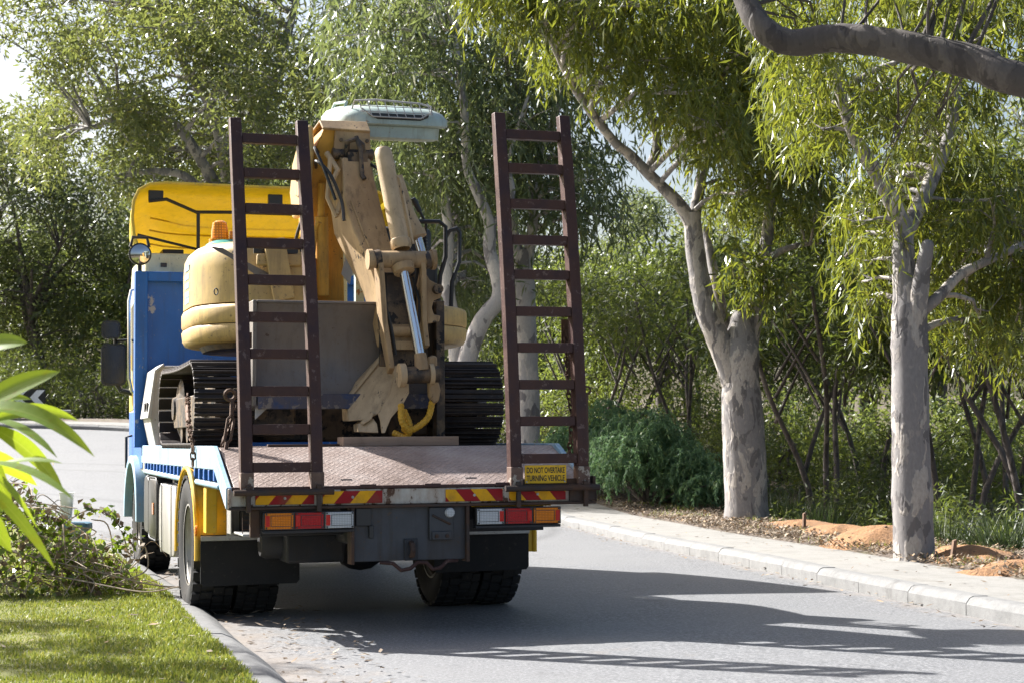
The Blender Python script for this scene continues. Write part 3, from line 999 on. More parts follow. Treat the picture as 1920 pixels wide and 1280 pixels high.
P_['rubber'] = paint('black_rubber', (0.022, 0.022, 0.023), (0.075, 0.065, 0.055), (0.10, 0.085, 0.07), 0.75, d_lo=.5, d_hi=.95, c_at=.8, spec=.3)
P_['flap'] = paint('mudflap_rubber', (0.018, 0.018, 0.020), (0.05, 0.045, 0.04), (0.07, 0.06, 0.055), 0.7, d_lo=.5, d_hi=.9, c_at=.82, spec=.3)
P_['alu'] = paint('brushed_aluminium', (0.42, 0.41, 0.40), (0.27, 0.25, 0.22), (0.2, 0.18, 0.15), 0.33, 0.9, d_lo=.5, d_hi=.9, c_at=.82, stretch=(1, 1, .2))
P_['chrome'] = flat('chrome', (0.7, 0.7, 0.7), 0.15, 1.0, .03)
P_['galv'] = paint('galvanised_sheet', (0.42, 0.42, 0.41), (0.25, 0.22, 0.19), (0.15, 0.1, 0.07), 0.4, 0.6, c_at=.75)
P_['white_box'] = paint('off_white_paint', (0.44, 0.435, 0.43), (0.40, 0.37, 0.33), (0.2, 0.17, 0.14), 0.5, d_lo=.5, d_hi=.85, c_at=.76)
P_['black'] = flat('black_plastic', (0.018, 0.018, 0.02), 0.4, 0, .1)
P_['mirror'] = flat('mirror_glass', (0.5, 0.5, 0.5), 0.04, 1.0, .02)
P_['glass_dark'] = flat('dark_glass', (0.012, 0.013, 0.014), 0.22, 0, .05)
P_['rim'] = paint('dusty_rim', (0.36, 0.35, 0.33), (0.2, 0.16, 0.12), (0.12, 0.09, 0.07), 0.5, 0.4, c_at=.72)
P_['chain'] = paint('rusty_chain', (0.11, 0.07, 0.05), (0.17, 0.09, 0.05), (0.25, 0.2, 0.16), 0.5, 0.5, c_at=.7)


def tread_plate():
    m, nt, b = nodes('rusty_tread_plate')
    v = mapped(nt)
    n1, n2, n3 = noise(nt, v, 1.6, 8, .65), noise(nt, v, 9, 8, .7), noise(nt, v, 120, 3)
    c = ramp(nt, n1, [(.34, (.21, .155, .13)), (.5, (.33, .26, .23)), (.66, (.44, .385, .355))])
    c = mixc(nt, ramp(nt, n2, [(.58, (0, 0, 0)), (.76, (.7, .7, .7))]), c, (.17, .095, .07))
    nt.links.new(c, b.inputs['Base Color'])
    b.inputs['Roughness'].default_value = .5
    b.inputs['Metallic'].default_value = .15
    ck = N(nt, 'ShaderNodeTexChecker')
    ck.inputs['Scale'].default_value = 20
    nt.links.new(v, ck.inputs['Vector'])
    ws = []
    for ang in (45, -45):
        mp = N(nt, 'ShaderNodeMapping')
        mp.inputs['Rotation'].default_value = (0, 0, R(ang))
        nt.links.new(v, mp.inputs['Vector'])
        w = N(nt, 'ShaderNodeTexWave')
        w.inputs['Scale'].default_value = 9
        nt.links.new(mp.outputs[0], w.inputs['Vector'])
        ws.append(w.outputs['Fac'])
    mx = N(nt, 'ShaderNodeMix')
    nt.links.new(ck.outputs['Fac'], mx.inputs[0])
    nt.links.new(ws[0], mx.inputs[2])
    nt.links.new(ws[1], mx.inputs[3])
    h = ramp(nt, mx.outputs[0], [(.55, (0, 0, 0)), (.8, (1, 1, 1))])
    bumped(nt, b, h, 1.0, .012)
    return m


def stripes(name, slope, px):
    m, nt, b = nodes(name)
    t = N(nt, 'ShaderNodeTexCoord')
    s = N(nt, 'ShaderNodeSeparateXYZ')
    nt.links.new(t.outputs['Object'], s.inputs[0])
    k = N(nt, 'ShaderNodeMath', operation='MULTIPLY_ADD')
    nt.links.new(s.outputs['Z'], k.inputs[0])
    k.inputs[1].default_value = -slope
    nt.links.new(s.outputs['X'], k.inputs[2])
    f = N(nt, 'ShaderNodeMath', operation='ADD')
    nt.links.new(k.outputs[0], f.inputs[0])
    f.inputs[1].default_value = 50 + px
    fr = N(nt, 'ShaderNodeMath', operation='PINGPONG')
    nt.links.new(f.outputs[0], fr.inputs[0])
    fr.inputs[1].default_value = .105
    g = N(nt, "ShaderNodeMath", operation="GREATER_THAN")
    nt.links.new(fr.outputs[0], g.inputs[0])
    g.inputs[1].default_value = .0525
    d = noise(nt, mapped(nt), 5, 8, .7)
    col = mixc(nt, g.outputs[0], (.74, .37, .008), (.28, .008, .013))
    nt.links.new(mixc(nt, ramp(nt, d, [(.5, (0, 0, 0)), (.7, (.6, .6, .6))]), col, (.16, .09, .05)), b.inputs['Base Color'])
    b.inputs['Roughness'].default_value = .45
    b.inputs['Specular IOR Level'].default_value = .2
    return m


def lens(name, col, emit=0.0, cells=60):
    m, nt, b = nodes(name)
    v = mapped(nt)
    w1 = N(nt, 'ShaderNodeTexWave', bands_direction='X')
    w2 = N(nt, 'ShaderNodeTexWave', bands_direction='Z')
    for w in (w1, w2):
        w.inputs['Scale'].default_value = cells / 2.0
        nt.links.new(v, w.inputs['Vector'])
    mx = N(nt, 'ShaderNodeMath', operation='MULTIPLY')
    nt.links.new(w1.outputs['Fac'], mx.inputs[0])
    nt.links.new(w2.outputs['Fac'], mx.inputs[1])
    nt.links.new(ramp(nt, mx.outputs[0], [(0, tuple(c * .55 for c in col)), (.6, col)]), b.inputs['Base Color'])
    b.inputs['Roughness'].default_value = .15
    b.inputs['Coat Weight'].default_value = .15
    b.inputs['Specular IOR Level'].default_value = .3
    bumped(nt, b, mx.outputs[0], .4, .004)
    return m


P_['fibre'] = paint('yellow_glassfibre', (0.72, 0.56, 0.06), (0.6, 0.45, 0.15), (0.4, 0.3, 0.15), 0.4, d_lo=.6, d_hi=.95, c_at=.8)
_nt = P_['fibre'].node_tree                     # thin unpainted shell: sunlight comes through it
_tr = N(_nt, 'ShaderNodeBsdfTranslucent')
_tr.inputs['Color'].default_value = (.80, .64, .05, 1)
_mx = N(_nt, 'ShaderNodeMixShader')
_mx.inputs[0].default_value = .35
_nt.links.new(_nt.nodes['Principled BSDF'].outputs[0], _mx.inputs[1])
_nt.links.new(_tr.outputs[0], _mx.inputs[2])
_nt.links.new(_mx.outputs[0], _nt.nodes['Material Output'].inputs['Surface'])
P_['tread'] = tread_plate()
P_['haz_l'] = stripes('hazard_stripes_rising', .85, .02)
P_['haz_r'] = stripes('hazard_stripes_falling', -.85, .02)
P_['amber'] = lens('amber_lens', (.85, .24, .004))
P_['red'] = lens('red_lens', (.52, .006, .012))
P_['bright_red'] = lens('red_reflector', (.75, .03, .02), cells=90)
P_['clear'] = lens('clear_lens', (.62, .64, .66))
P_['sign'] = paint('sign_yellow', (.80, .47, .012), (.5, .35, .1), (.3, .2, .08), .4, d_lo=.6, d_hi=.95, c_at=.8)
P_['foot'] = paint('chafed_ramp_foot', (0.17, 0.11, 0.085), (0.08, 0.04, 0.03), (0.36, 0.31, 0.26), .6, .2, d_lo=.4, d_hi=.7, c_at=.6, scale=7, cs=14)
P_['ink'] = flat('black_ink', (.012, .012, .012), .5)

truck = tag(empty('truck', T0, (0, ROLL, TH)), 'blue and yellow tray truck carrying an excavator, parked by the kerb with its ramps raised', 'truck')
MB.off = (0, 0, 0)


def part(name, mb, mat, parent=truck, bevel=0.004, **kw):
    return mb.build(name, mat, parent, bevel, **kw)


# tray
part('deck', MB().prism([(.70, 1.13), (.70, 1.205), (5.48, 1.205), (5.48, 1.13)], 0, -1.175, 1.175), P_['tread'])
part('beaver_tail', MB().prism([(.03, .905), (.03, .955), (.40, 1.105), (.697, 1.205), (.697, 1.13)], 0, -1.16, 1.19), P_['tread'])
lip = MB().box(-1.18, 1.225, -.005, .028, .938, .958)
for u in (-.36, .07, .55): lip.box(u, u + .11, -.014, -.0052, .940, .966)
part('deck_lip', lip, P_['rust'])
for s in (-1, 1):
    poly = [(5.5, 1.06), (5.5, 1.218), (.633, 1.218), (-.01, .955), (-.01, .82), (.06, .84), (.57, 1.06)]
    r_ = part('side_rail', MB().prism(poly, 0, s * 1.178, s * 1.215), P_['pale_blue'], bevel=.006)
    part('rail_tube', MB().tube([(s * 1.2, .35, .955), (s * 1.2, 5.3, .985)], .022, 10), P_['pale_blue'])
    for k in range(19):
        v = .55 + k * .255
        part('rail_post', MB().box(s * 1.2 - .014, s * 1.2 + .014, v, v + .06, .985, 1.058), P_['blue'])
part('cross_members', MB().box(-1.1, 1.1, .9, .98, 1.0, 1.128).box(-1.1, 1.1, 1.9, 1.98, 1.0, 1.128).box(-1.1, 1.1, 2.9, 2.98, 1.0, 1.128).box(-1.1, 1.1, 3.9, 3.98, 1.0, 1.128).box(-1.1, 1.1, 4.9, 4.98, 1.0, 1.128), P_['blue'])
for s in (-1, 1): part('chassis_rail', MB().box(s * .42 - .04, s * .42 + .04, .12, 7.6, .72, .998), P_['dark_steel'])
part('inner_valance', MB().box(-1.05, 1.05, .5, .54, .62, .93), P_['dark_steel'])
# rear beam
part('rear_beam', MB().box(-1.195, 1.235, 0, .05, .835, .936), P_['white_rust'], bevel=.006)
part('beam_lip', MB().box(-1.2, 1.245, -.035, .05, .815, .833), P_['rust_dark'])
part('beam_end', MB().box(1.06, 1.245, -.03, -.002, .836, .95).box(1.225, 1.245, -.03, .12, .836, 1.0), P_['rust_dark'], bevel=.006)
part('beam_end', MB().box(-1.2, -1.06, -.02, -.002, .836, .935).box(-1.205, -1.185, -.03, .1, .82, .95), P_['white_rust'], bevel=.006)
for x0, x1, mt in ((-1.03, -.655, 'haz_l'), (-.60, -.21, 'haz_l'), (.212, .60, 'haz_r'), (.645, 1.038, 'haz_r')):
    h = part('hazard_plate', MB().box(x0, x1, -.010, -.0035, .846, .925), P_[mt], bevel=.001)
    for fx in (.38, .62) if x1 - x0 < .3 else (.5,):
        cx = x0 + (x1 - x0) * fx
        part('rivet', MB().lathe([(0, -.004), (.008, -.003), (.010, 0)], (cx, -.0102, .885), 1, 10), P_['galv'], h, bevel=0)
# tail lights
for s in (-1, 1):
    x_in, x_out = s * .405, s * .99
    z0, z1 = (.688, .80) if s < 0 else (.690, .802)
    t = part('tail_light', MB().box(min(x_in, x_out), max(x_in, x_out), -.05, .02, z0, z1), P_['black'], bevel=.004)
    w = .193
    for k, (col, nm) in enumerate((('clear', 'reversing_lens'), ('red', 'brake_lens'), ('amber', 'indicator_lens'))):
        a = s * (.408 + k * w)
        b_ = s * (.408 + (k + 1) * w - .006)
        x0, x1 = min(a, b_), max(a, b_)
        part(nm, MB().box(x0 + .004, x1 - .004, -.062, -.0502, z0 + .006, z1 - .006), P_[col], t, bevel=.003)
        inset = MB()
        e0, e1 = x0 + (.04 if s < 0 else .015), x1 - (.015 if s < 0 else .04)
        for q0, q1, h0, h1 in ((e0, e1, z1 - .024, z1 - .021), (e0, e1, z0 + .021, z0 + .024), (e0, e0 + .003, z0 + .0242, z1 - .0242), (e1 - .003, e1, z0 + .0242, z1 - .0242)):
            inset.box(q0, q1, -.0635, -.0625, h0, h1)
        part('lens_line', inset, P_['black'], t, bevel=0)
        rx = x0 + .005 if s < 0 else x1 - .033
        part('reflector', MB().box(rx, rx + .028, -.067, -.0626, z0 + .022, z1 - .022), P_['bright_red'], t, bevel=.002)
        sc = MB()
        for qx in (x0 + .012, x1 - .012):
            for qz in (z0 + .013, z1 - .013): sc.lathe([(0, -.003), (.006, -.003), (.006, 0)], (qx, -.0625, qz), 1, 8)
        part('screw', sc, P_['black'], t, bevel=0)
    part('light_bracket', MB().box(min(x_in, x_out), max(x_in, x_out), -.045, .02, z0 - .022, z0 - .003), P_['dark_steel'])
part('light_post', MB().box(-1.06, -1.0, .0, .05, .64, .814), P_['rust_dark'])
part('fog_bracket', MB().box(.40, .95, .03, .06, .805, .832), P_['guard_yellow'])
# centre plate with coupling
part('rear_plate', MB().box(-.40, .365, .01, .03, .47, .828), P_['grey_steel'])
for x in (-.42, .345): part('plate_flange', MB().box(x, x + .022, -.03, .09, .455, .826), P_['rust_dark'])
part('plate_fitting', MB().box(-.385, -.285, -.012, .0095, .70, .814).box(-.30, -.27, -.02, .0092, .62, .70), P_['black'])
t = part('latch', MB().box(.10, .26, -.016, .0095, .60, .81).box(.115, .245, -.03, -.0162, .60, .655), P_['grey_steel'])
part('latch_bolt', MB().lathe([(0, -.012), (.012, -.012), (.012, 0)], (.145, -.0302, .625), 1, 10).lathe([(0, -.012), (.012, -.012), (.012, 0)], (.215, -.0302, .625), 1, 10).tube([(.12, -.02, .76), (.24, -.02, .70)], .008), P_['rust_dark'], t, bevel=0)
part('round_lamp', MB().lathe([(0, -.03), (.026, -.027), (.033, -.015), (.033, 0)], (.235, -.0165, .775), 1, 20), P_['clear'], bevel=0)
t = part('tow_hook', MB().tube([(-.02, .0, .585), (-.02, -.045, .575), (-.02, -.06, .54), (-.02, -.045, .505), (-.02, .0, .50)], .017, 8), P_['rust_dark'], bevel=0)
part('hook_plate', MB().box(-.065, .025, -.006, .0095, .47, .61), P_['dark_steel'], t)
part('stabiliser_pipe', MB().tube([(-.22, .03, .462), (-.14, 0, .455), (-.09, -.02, .41), (-.03, -.02, .42), (.02, -.01, .458), (.08, -.01, .455), (.12, -.02, .412), (.17, -.02, .42), (.22, .0, .46), (.30, .03, .462)], .013, 8), P_['rust'], bevel=0)
part('rear_axle', MB().tube([(-.75, 1.85, .5), (.75, 1.85, .5)], .08, 12).ball((0.05, 1.85, .5), .22), P_['dark_steel'], bevel=0)
part('underbody', MB().box(-.36, .36, .25, 1.3, .56, .80).box(-.7, -.3, .75, 1.05, .42, .62).box(-.36, .36, 2.4, 5.4, .5, .85), P_['dark_steel'], bevel=.02)
part('air_tank', MB().lathe([(0, -.3), (.1, -.29), (.12, -.25), (.12, .25), (.1, .29), (0, .3)], (-.55, 1.0, .56), 0, 16), P_['dark_steel'], bevel=0)
# mud flaps, guards
for s in (-1, 1):
    x0, x1, zb = (-1.215, -.522, .245) if s < 0 else (.458, 1.174, .291)
    part('mud_flap', MB().prism([(x0, zb + .02), (x0 + .02, zb), (x1 - .02, zb + .006), (x1, zb + .03), (x1, .60), (x0, .60)], 1, 1.225, 1.24), P_['flap'], bevel=.002)
    part('flap_rail', MB().box(x0, x1, 1.20, 1.222, .56, .595), P_['galv'])
    # arched guard over the rear wheels
    sec_o, sec_i = [], []
    for k in range(15):
        a = R(-8 + 196 * k / 14)
        sec_o.append((1.87 - .60 * math.cos(a), .50 + .56 * math.sin(a)))
        sec_i.append((1.87 - .575 * math.cos(a), .50 + .535 * math.sin(a)))
    ring = sec_o + sec_i[::-1]
    g = part('mudguard', MB().prism(ring, 0, s * 1.235, s * .62), P_['guard_yellow'], bevel=.003)
    lipo = [(1.87 - .60 * math.cos(R(-8 + 196 * k / 14)), .50 + .56 * math.sin(R(-8 + 196 * k / 14))) for k in range(15)]
    part('guard_lip', MB().tube([(s * 1.235, p[0], p[1]) for p in lipo], .018, 8), P_['guard_yellow'], g, bevel=0)
part('guard_panel', MB().prism([(-1.20, .62), (-1.125, .62), (-1.125, .93), (-1.15, .97), (-1.20, .93)], 1, 1.05, 1.19), P_['guard_yellow'])
part('side_marker', MB().lathe([(0, -.02), (.035, -.015), (.04, 0)], (-1.235, 1.27, .63), 0, 16), P_['amber'], bevel=0)
part('bracket_sheet', MB().prism([(-1.12, .62), (-.98, .64), (-.98, .84), (-1.12, .86)], 1, .62, .63).box(-1.12, -1.11, .45, .62, .64, .85), P_['galv'])
cage = part('cage', MB().box(-1.10, -.99, .05, .75, .645, .66), P_['galv'])
w = MB()
for k in range(5): w.tube([(-1.10 + .09 * k / 2, .06, .66), (-1.10 + .09 * k / 2, .06, .80)], .003, 5)
for z in (.69, .72, .75, .78): w.tube([(-1.10, .06, z), (-.92, .06, z)], .003, 5)
part('cage_wire', w, P_['rust_dark'], cage, bevel=0)


# wheels
def make_wheel(width):
    e = empty('wheel', (0, 0, 0), (0, 0, 0), truck)
    h = width / 2
    prof = [(.285, -h * .80), (.32, -h * .92), (.40, -h * 1.02), (.455, -h * .98), (.482, -h * .86), (.488, -h * .5), (.488, h * .5), (.482, h * .86), (.455, h * .98), (.40, h * 1.02), (.32, h * .92), (.285, h * .80)]
    tb = MB().lathe(prof, (0, 0, 0), 0, 40)
    n = 34
    for k in range(n):
        for s, ph in ((-1, 0), (1, .5)):
            for x0, x1, ww in ((.03, .56, .30), (.60, 1.0, .36)):
                a = 2 * math.pi * (k + ph + (0.22 if x0 > .5 else 0)) / n
                da = math.pi / n * (ww * 2)
                q = []
                for r_ in (.480, .508 if x0 < .5 else .502):
                    for aa in (a - da, a + da):
                        for xx in (x0, x1): q.append((s * xx * h, r_ * math.cos(aa), r_ * math.sin(aa)))
                tb.add(q, [(0, 1, 3, 2), (4, 6, 7, 5), (0, 4, 5, 1), (2, 3, 7, 6), (0, 2, 6, 4), (1, 5, 7, 3)])
    part('tyre', tb, P_['rubber'], e, bevel=0)
    rm = MB().lathe([(.0, -.02), (.09, -.05), (.10, .0), (.13, .03), (.22, .035), (.25, .0), (.27, -h * .7), (.292, -h * .8), (.296, -h * .86), (.283, -h * .86)], (0, 0, 0), 0, 36)
    for k in range(8):
        a = 2 * math.pi * k / 8
        rm.lathe([(0, -.03), (.014, -.028), (.014, 0)], (.02, .165 * math.cos(a), .165 * math.sin(a)), 0, 6)
    part('rim', rm, P_['rim'], e, bevel=0, recalc=False)
    return e


w0 = make_wheel(.29)
w0.location = (-1.10, 1.85, .503)
for x, v, rz in ((-.777, 1.85, R(180)), (.715, 1.85, 0), (1.03, 1.85, R(180)), (-1.02, 6.45, 0), (1.02, 6.45, R(180))):
    c = copy_tree(w0, truck)
    c.location = (x, v, .503)
    c.rotation_euler = (R(13 * v + 31 * x), 0, rz)
# fuel tank, battery box
part('fuel_tank', MB().rbox(rrect(2.85, 4.05, .34, .90, .13, 5), 0, [(-1.205, .02), (-1.195, .004), (-1.16, 0), (-.72, 0), (-.69, .015)]), P_['alu'], bevel=0)
for v in (3.1, 3.8): part('tank_strap', MB().rbox(rrect(v, v + .05, .335, .905, .02, 2), 0, [(-1.212, .0), (-.70, 0)]), P_['galv'])
part('tank_cap', MB().lathe([(0, .05), (.05, .05), (.055, .04), (.055, 0)], (-1.05, 3.9, .90), 2, 16), P_['black'], bevel=0)
t = part('battery_box', MB().rbox(rrect(4.25, 4.95, .40, .94, .1, 4), 0, [(-1.205, .03), (-1.19, .006), (-1.15, 0), (-.75, 0)]), P_['black'], bevel=0)
part('box_trim', MB().tube([(-1.2, p[0], p[1]) for p in rrect(4.25, 4.95, .40, .94, .1, 4)] + [(-1.2, 4.95, .84)], .007, 6), P_['grey_steel'], t, bevel=0)
part('side_reflector', MB().box(-1.216, -1.2055, 4.42, 4.52, .62, .72), P_['amber'], t, bevel=.003)
part('air_cleaner', MB().rbox(rrect(5.05, 5.5, .42, .95, .12, 4), 0, [(-1.19, .02), (-1.17, 0), (-.75, 0)]), P_['black'], bevel=0)
# cab with steps and guards
cab = part('cab', MB().prism([(5.75, .95), (7.32, .95), (7.40, 1.9), (7.30, 2.75), (7.1, 3.04), (5.78, 3.04)], 0, -1.165, 1.165), P_['cream'], bevel=.05, seg=3)
part('blue_band', MB().box(-1.172, -1.1665, 5.85, 7.25, 1.0, 1.55), P_['blue'], cab)
part('side_stripe', MB().prism([(5.85, 1.62), (7.25, 1.56), (7.25, 1.70), (5.85, 2.1)], 0, -1.172, -1.1666), P_['yellow'], cab)
part('side_window', MB().prism([(6.2, 1.98), (7.2, 1.98), (7.1, 2.6), (6.3, 2.7)], 0, -1.173, -1.1667), P_['glass_dark'], cab)
arch = [(6.45 - .70 * math.cos(R(a)), .50 + .62 * math.sin(R(a))) for a in range(0, 181, 15)]
archi = [(6.45 - .60 * math.cos(R(a)), .50 + .55 * math.sin(R(a))) for a in range(0, 181, 15)]
for s in (-1, 1):
    part('front_guard', MB().prism(arch + archi[::-1], 0, s * 1.235, s * .75), P_['pale_blue'] if s < 0 else P_['dark_steel'], bevel=.008)
part('cab_floor', MB().box(-1.1, 1.1, 5.8, 7.6, .75, .94), P_['dark_steel'])
part('cab_rear_vent', MB().box(-1.02, -.96, 5.742, 5.749, 2.9, 2.94), P_['black'])
part('grab_handle', MB().tube([(-1.16, 6.9, 1.32), (-1.23, 6.9, 1.30), (-1.23, 6.9, 1.0), (-1.16, 6.9, .97)], .014, 8), P_['black'], bevel=0)
part('grab_rail', MB().tube([(-1.22, 5.85, 1.70), (-1.27, 5.85, 1.73), (-1.295, 5.85, 1.85), (-1.30, 5.85, 2.58), (-1.28, 5.85, 2.68), (-1.22, 5.85, 2.70)], .019, 10), P_['chrome'], bevel=0)
# mirrors
part('mirror_arm', MB().tube([(-1.33, 7.05, 2.18), (-1.33, 7.05, 2.42)], .02, 8), P_['black'], bevel=0)
part('mirror_arm', MB().tube([(-1.15, 7.0, 2.28), (-1.30, 7.05, 2.27), (-1.36, 7.05, 2.2)], .016, 8), P_['black'], bevel=0)
part('mirror_arm', MB().tube([(-1.15, 7.0, 1.74), (-1.27, 7.05, 1.77), (-1.31, 7.05, 1.84)], .03, 8), P_['black'], bevel=0)
t = part('mirror', MB().rbox(rrect(-1.475, -1.225, 1.82, 2.24, .05, 4), 1, [(7.0, .0), (7.05, .004), (7.11, .04)]), P_['black'], bevel=0)
part('mirror_glass', MB().prism(rrect(-1.455, -1.245, 1.84, 2.22, .04, 4), 1, 6.994, 6.999), P_['glass_dark'], t, bevel=0)
t = part('mirror', MB().rbox(rrect(-1.475, -1.285, 2.285, 2.47, .05, 4), 1, [(6.98, .0), (7.03, .004), (7.10, .05)]), P_['black'], bevel=0)
part('mirror_glass', MB().prism(rrect(-1.458, -1.302, 2.302, 2.453, .04, 4), 1, 6.972, 6.978), P_['glass_dark'], t, bevel=0)
# headboard
hb = part('headboard', MB().box(-1.21, 1.19, 5.53, 5.56, 1.2, 2.80), P_['blue'], bevel=.003)
part('headboard_frame', MB().box(-1.28, -1.165, 5.46, 5.60, 1.2, 2.83).box(1.14, 1.25, 5.46, 5.60, 1.2, 2.83).box(-1.1645, 1.1395, 5.47, 5.59, 2.74, 2.83), P_['blue'], hb, bevel=.006)
part('lashing_eye', MB().tube([(-.82 + .03 * math.cos(a), 5.46, 2.735 + .03 * math.sin(a)) for a in np.linspace(math.pi, 2 * math.pi, 9)], .008, 6), P_['blue'], hb, bevel=0)
# air deflector: a hollow shell open to the rear
shell = []
for v, ku, top in ((5.80, 1.0, 3.715), (6.3, .985, 3.66), (6.8, .95, 3.53), (7.2, .90, 3.35), (7.5, .84, 3.14)):
    h = top - 3.05
    q = []
    for x, f in ((-1.20, 0), (-1.255, .25), (-1.275, .5), (-1.265, .72), (-1.215, .89), (-1.11, .975), (-.95, 1.0), (-.4, .99), (.0, .985), (.4, .99), (.95, 1.0), (1.11, .975), (1.215, .89), (1.265, .72), (1.275, .5), (1.255, .25), (1.20, 0)):
        q.append((x * ku, v + .10 * (1 - f), 3.05 + h * f))
    shell.append(q)
shell.append([(x * .96, 7.62, 3.055) for x, _, _ in shell[-1]])
df = MB().loft(shell, cap=False, closed=False).build('air_deflector', P_['fibre'], truck, smooth=50)
sm = df.modifiers.new('solid', 'SOLIDIFY'); sm.thickness = .006; sm.offset = 0
for f in (.3, .5, .68):
    seg = []
    for k in range(13):
        x = -1.02 + 2.04 * k / 12
        v = 7.42 - .55 * f - .32 * abs(x / 1.0) ** 5
        z = 3.06 + .62 * f
        seg.append((x, v - .012, z))
    part('shell_rib', MB().tube(seg, .009, 6), P_['fibre'], df, bevel=0)
part('rim_bead', MB().tube(shell[0], .016, 6), P_['yellow'], df, bevel=0)
part('support_tube', MB().tube([(-1.12, 5.86, 3.54), (-.95, 5.9, 3.57), (-.66, 5.95, 3.46), (-.3, 5.95, 3.47), (.3, 5.95, 3.47), (.66, 5.95, 3.46), (1.12, 5.9, 3.54)], .017, 8), P_['black'], df, bevel=0)
part('support_tube', MB().tube([(-1.22, 5.9, 3.22), (-.62, 6.0, 3.10), (-.2, 6.0, 3.06)], .013, 8), P_['black'], df, bevel=0)
for x in (-.64, .64): part('support_post', MB().box(x - .016, x + .016, 5.94, 5.97, 3.045, 3.45), P_['black'], df)
for x in (-1.05, .1): part('mount_bracket', MB().box(x - .07, x + .07, 5.88, 5.93, 3.555, 3.65), P_['black'], df)
part('cab_hatch', MB().box(-.95, -.75, 6.2, 6.5, 3.045, 3.12), P_['black'], df)
# work light on the headboard
t = part('work_light', MB().lathe([(0, .09), (.06, .085), (.095, .05), (.105, 0), (.105, -.02), (.092, -.025)], (-1.235, 5.50, 2.99), 1, 24), P_['black'], bevel=0)
part('light_lens', MB().lathe([(0, -.03), (.05, -.026), (.09, -.012), (.092, 0)], (-1.235, 5.482, 2.99), 1, 24), P_['mirror'], t, bevel=0)
part('light_handle', MB().tube([(-1.32, 5.52, 3.06), (-1.30, 5.52, 3.15), (-1.17, 5.52, 3.15), (-1.15, 5.52, 3.06)], .016, 8).tube([(-1.235, 5.52, 2.83), (-1.235, 5.52, 2.90)], .02, 8), P_['black'], t, bevel=0)
# toolbox on the front left corner of the tray
t = part('toolbox', MB().prism([(-1.16, 1.206), (-1.215, 1.48), (-1.16, 1.87), (-1.10, 1.925), (-.86, 1.925), (-.86, 1.206)], 1, 4.75, 5.40), P_['white_box'], bevel=.012)
part('box_lid', MB().prism([(-1.235, 1.46), (-1.175, 1.885), (-1.095, 1.945), (-1.09, 1.93), (-1.155, 1.87), (-1.205, 1.46)], 1, 4.72, 5.42), P_['white_box'], t)
part('box_hinge', MB().box(-1.235, -1.222, 4.80, 4.86, 1.52, 1.60).box(-1.235, -1.222, 5.0, 5.06, 1.52, 1.60), P_['black'], t)
part('deck_crate', MB().box(-1.13, -.98, 3.9, 4.5, 1.206, 1.33), P_['rust_dark'])

# ramps: hinged on the rear beam and standing almost upright
for s, x0, x1, lean, h in ((-1, -1.125, -.60, .52, 2.46), (1, .650, 1.195, .33, 2.53)):
    base = .93 if s < 0 else .945
    rp = empty('ramp', (0, 0, 0), (0, 0, 0), truck)

    def cv(t):
        return -.045 + lean * (.45 * t + .55 * t * t), base + h * t
    for xa in (x0, x1 - .077):
        secs = []
        for k in range(9):
            t = k / 8
            v, z = cv(t)
            d = .095 if t < 1 else .075
            secs.append([(xa, v, z), (xa + .077, v, z), (xa + .077, v + d, z), (xa, v + d, z)])
        part('ramp_rail', MB().loft(secs), P_['rust'], rp, bevel=.006)
        v, z = cv(.0)
        part('rail_foot', MB().box(xa - .003, xa + .080, v - .004, v + .098, z - .02, z + .12), P_['foot'], rp)
        part('hinge_lug', MB().box(xa + .028, xa + .058, -.075, -.0465, .80, .97), P_['rust_dark'], rp)
    part('hinge_rod', MB().tube([(x0 - .05, -.068, .925), (x1 + .06, -.068, .925)], .021, 10), P_['rust_dark'], rp, bevel=0)
    for k in range(10):
        t = (.155 + k * .2405) / 2.46 if s < 0 else (.175 + k * .2455) / 2.53
        v, z = cv(t)
        v += rnd.uniform(-.004, .004)
        z += rnd.uniform(-.005, .005)
        part('rung', MB().prism([(v + .012, z - .032), (v + .084, z - .032), (v + .084, z - .024), (v + .022, z - .024), (v + .022, z + .022), (v + .084, z + .022), (v + .084, z + .032), (v + .012, z + .032)], 0, x0 + .078, x1 - .078), P_['rust'], rp)
# warning sign on the rear edge
sg = part('warning_sign', MB().box(.752, 1.042, -.0155, -.0115, .955, 1.075), P_['sign'], bevel=.002)
for line, z in (('DO NOT OVERTAKE', 1.024), ('TURNING VEHICLE', .972)):
    cu = bpy.data.curves.new('lettering', 'FONT')
    cu.body = line
    cu.size = .052
    cu.align_x = 'CENTER'
    cu.offset = .0009
    cu.extrude = .0006
    cu.materials.append(P_['ink'])
    o = bpy.data.objects.new('lettering_curve', cu)
    COL.objects.link(o)
    bpy.context.view_layer.update()
    w_ = o.dimensions.x
    me = bpy.data.meshes.new_from_object(o.evaluated_get(bpy.context.evaluated_depsgraph_get()))
    bpy.data.objects.remove(o)
    o = link('lettering', me, sg, (.897, -.0168, z), (R(90), 0, 0))
    o.scale = (.265 / w_ if w_ > 0 else .6, 1, 1)
sc = MB()
for x in (.764, 1.03):
    sc.lathe([(0, -.003), (.006, -.003), (.006, 0)], (x, -.0157, .966), 1, 8)
part('sign_screw', sc, P_['galv'], sg, bevel=0)
part('sign_bracket', MB().box(.69, 1.15, -.011, .0, .94, .985), P_['rust_dark'])
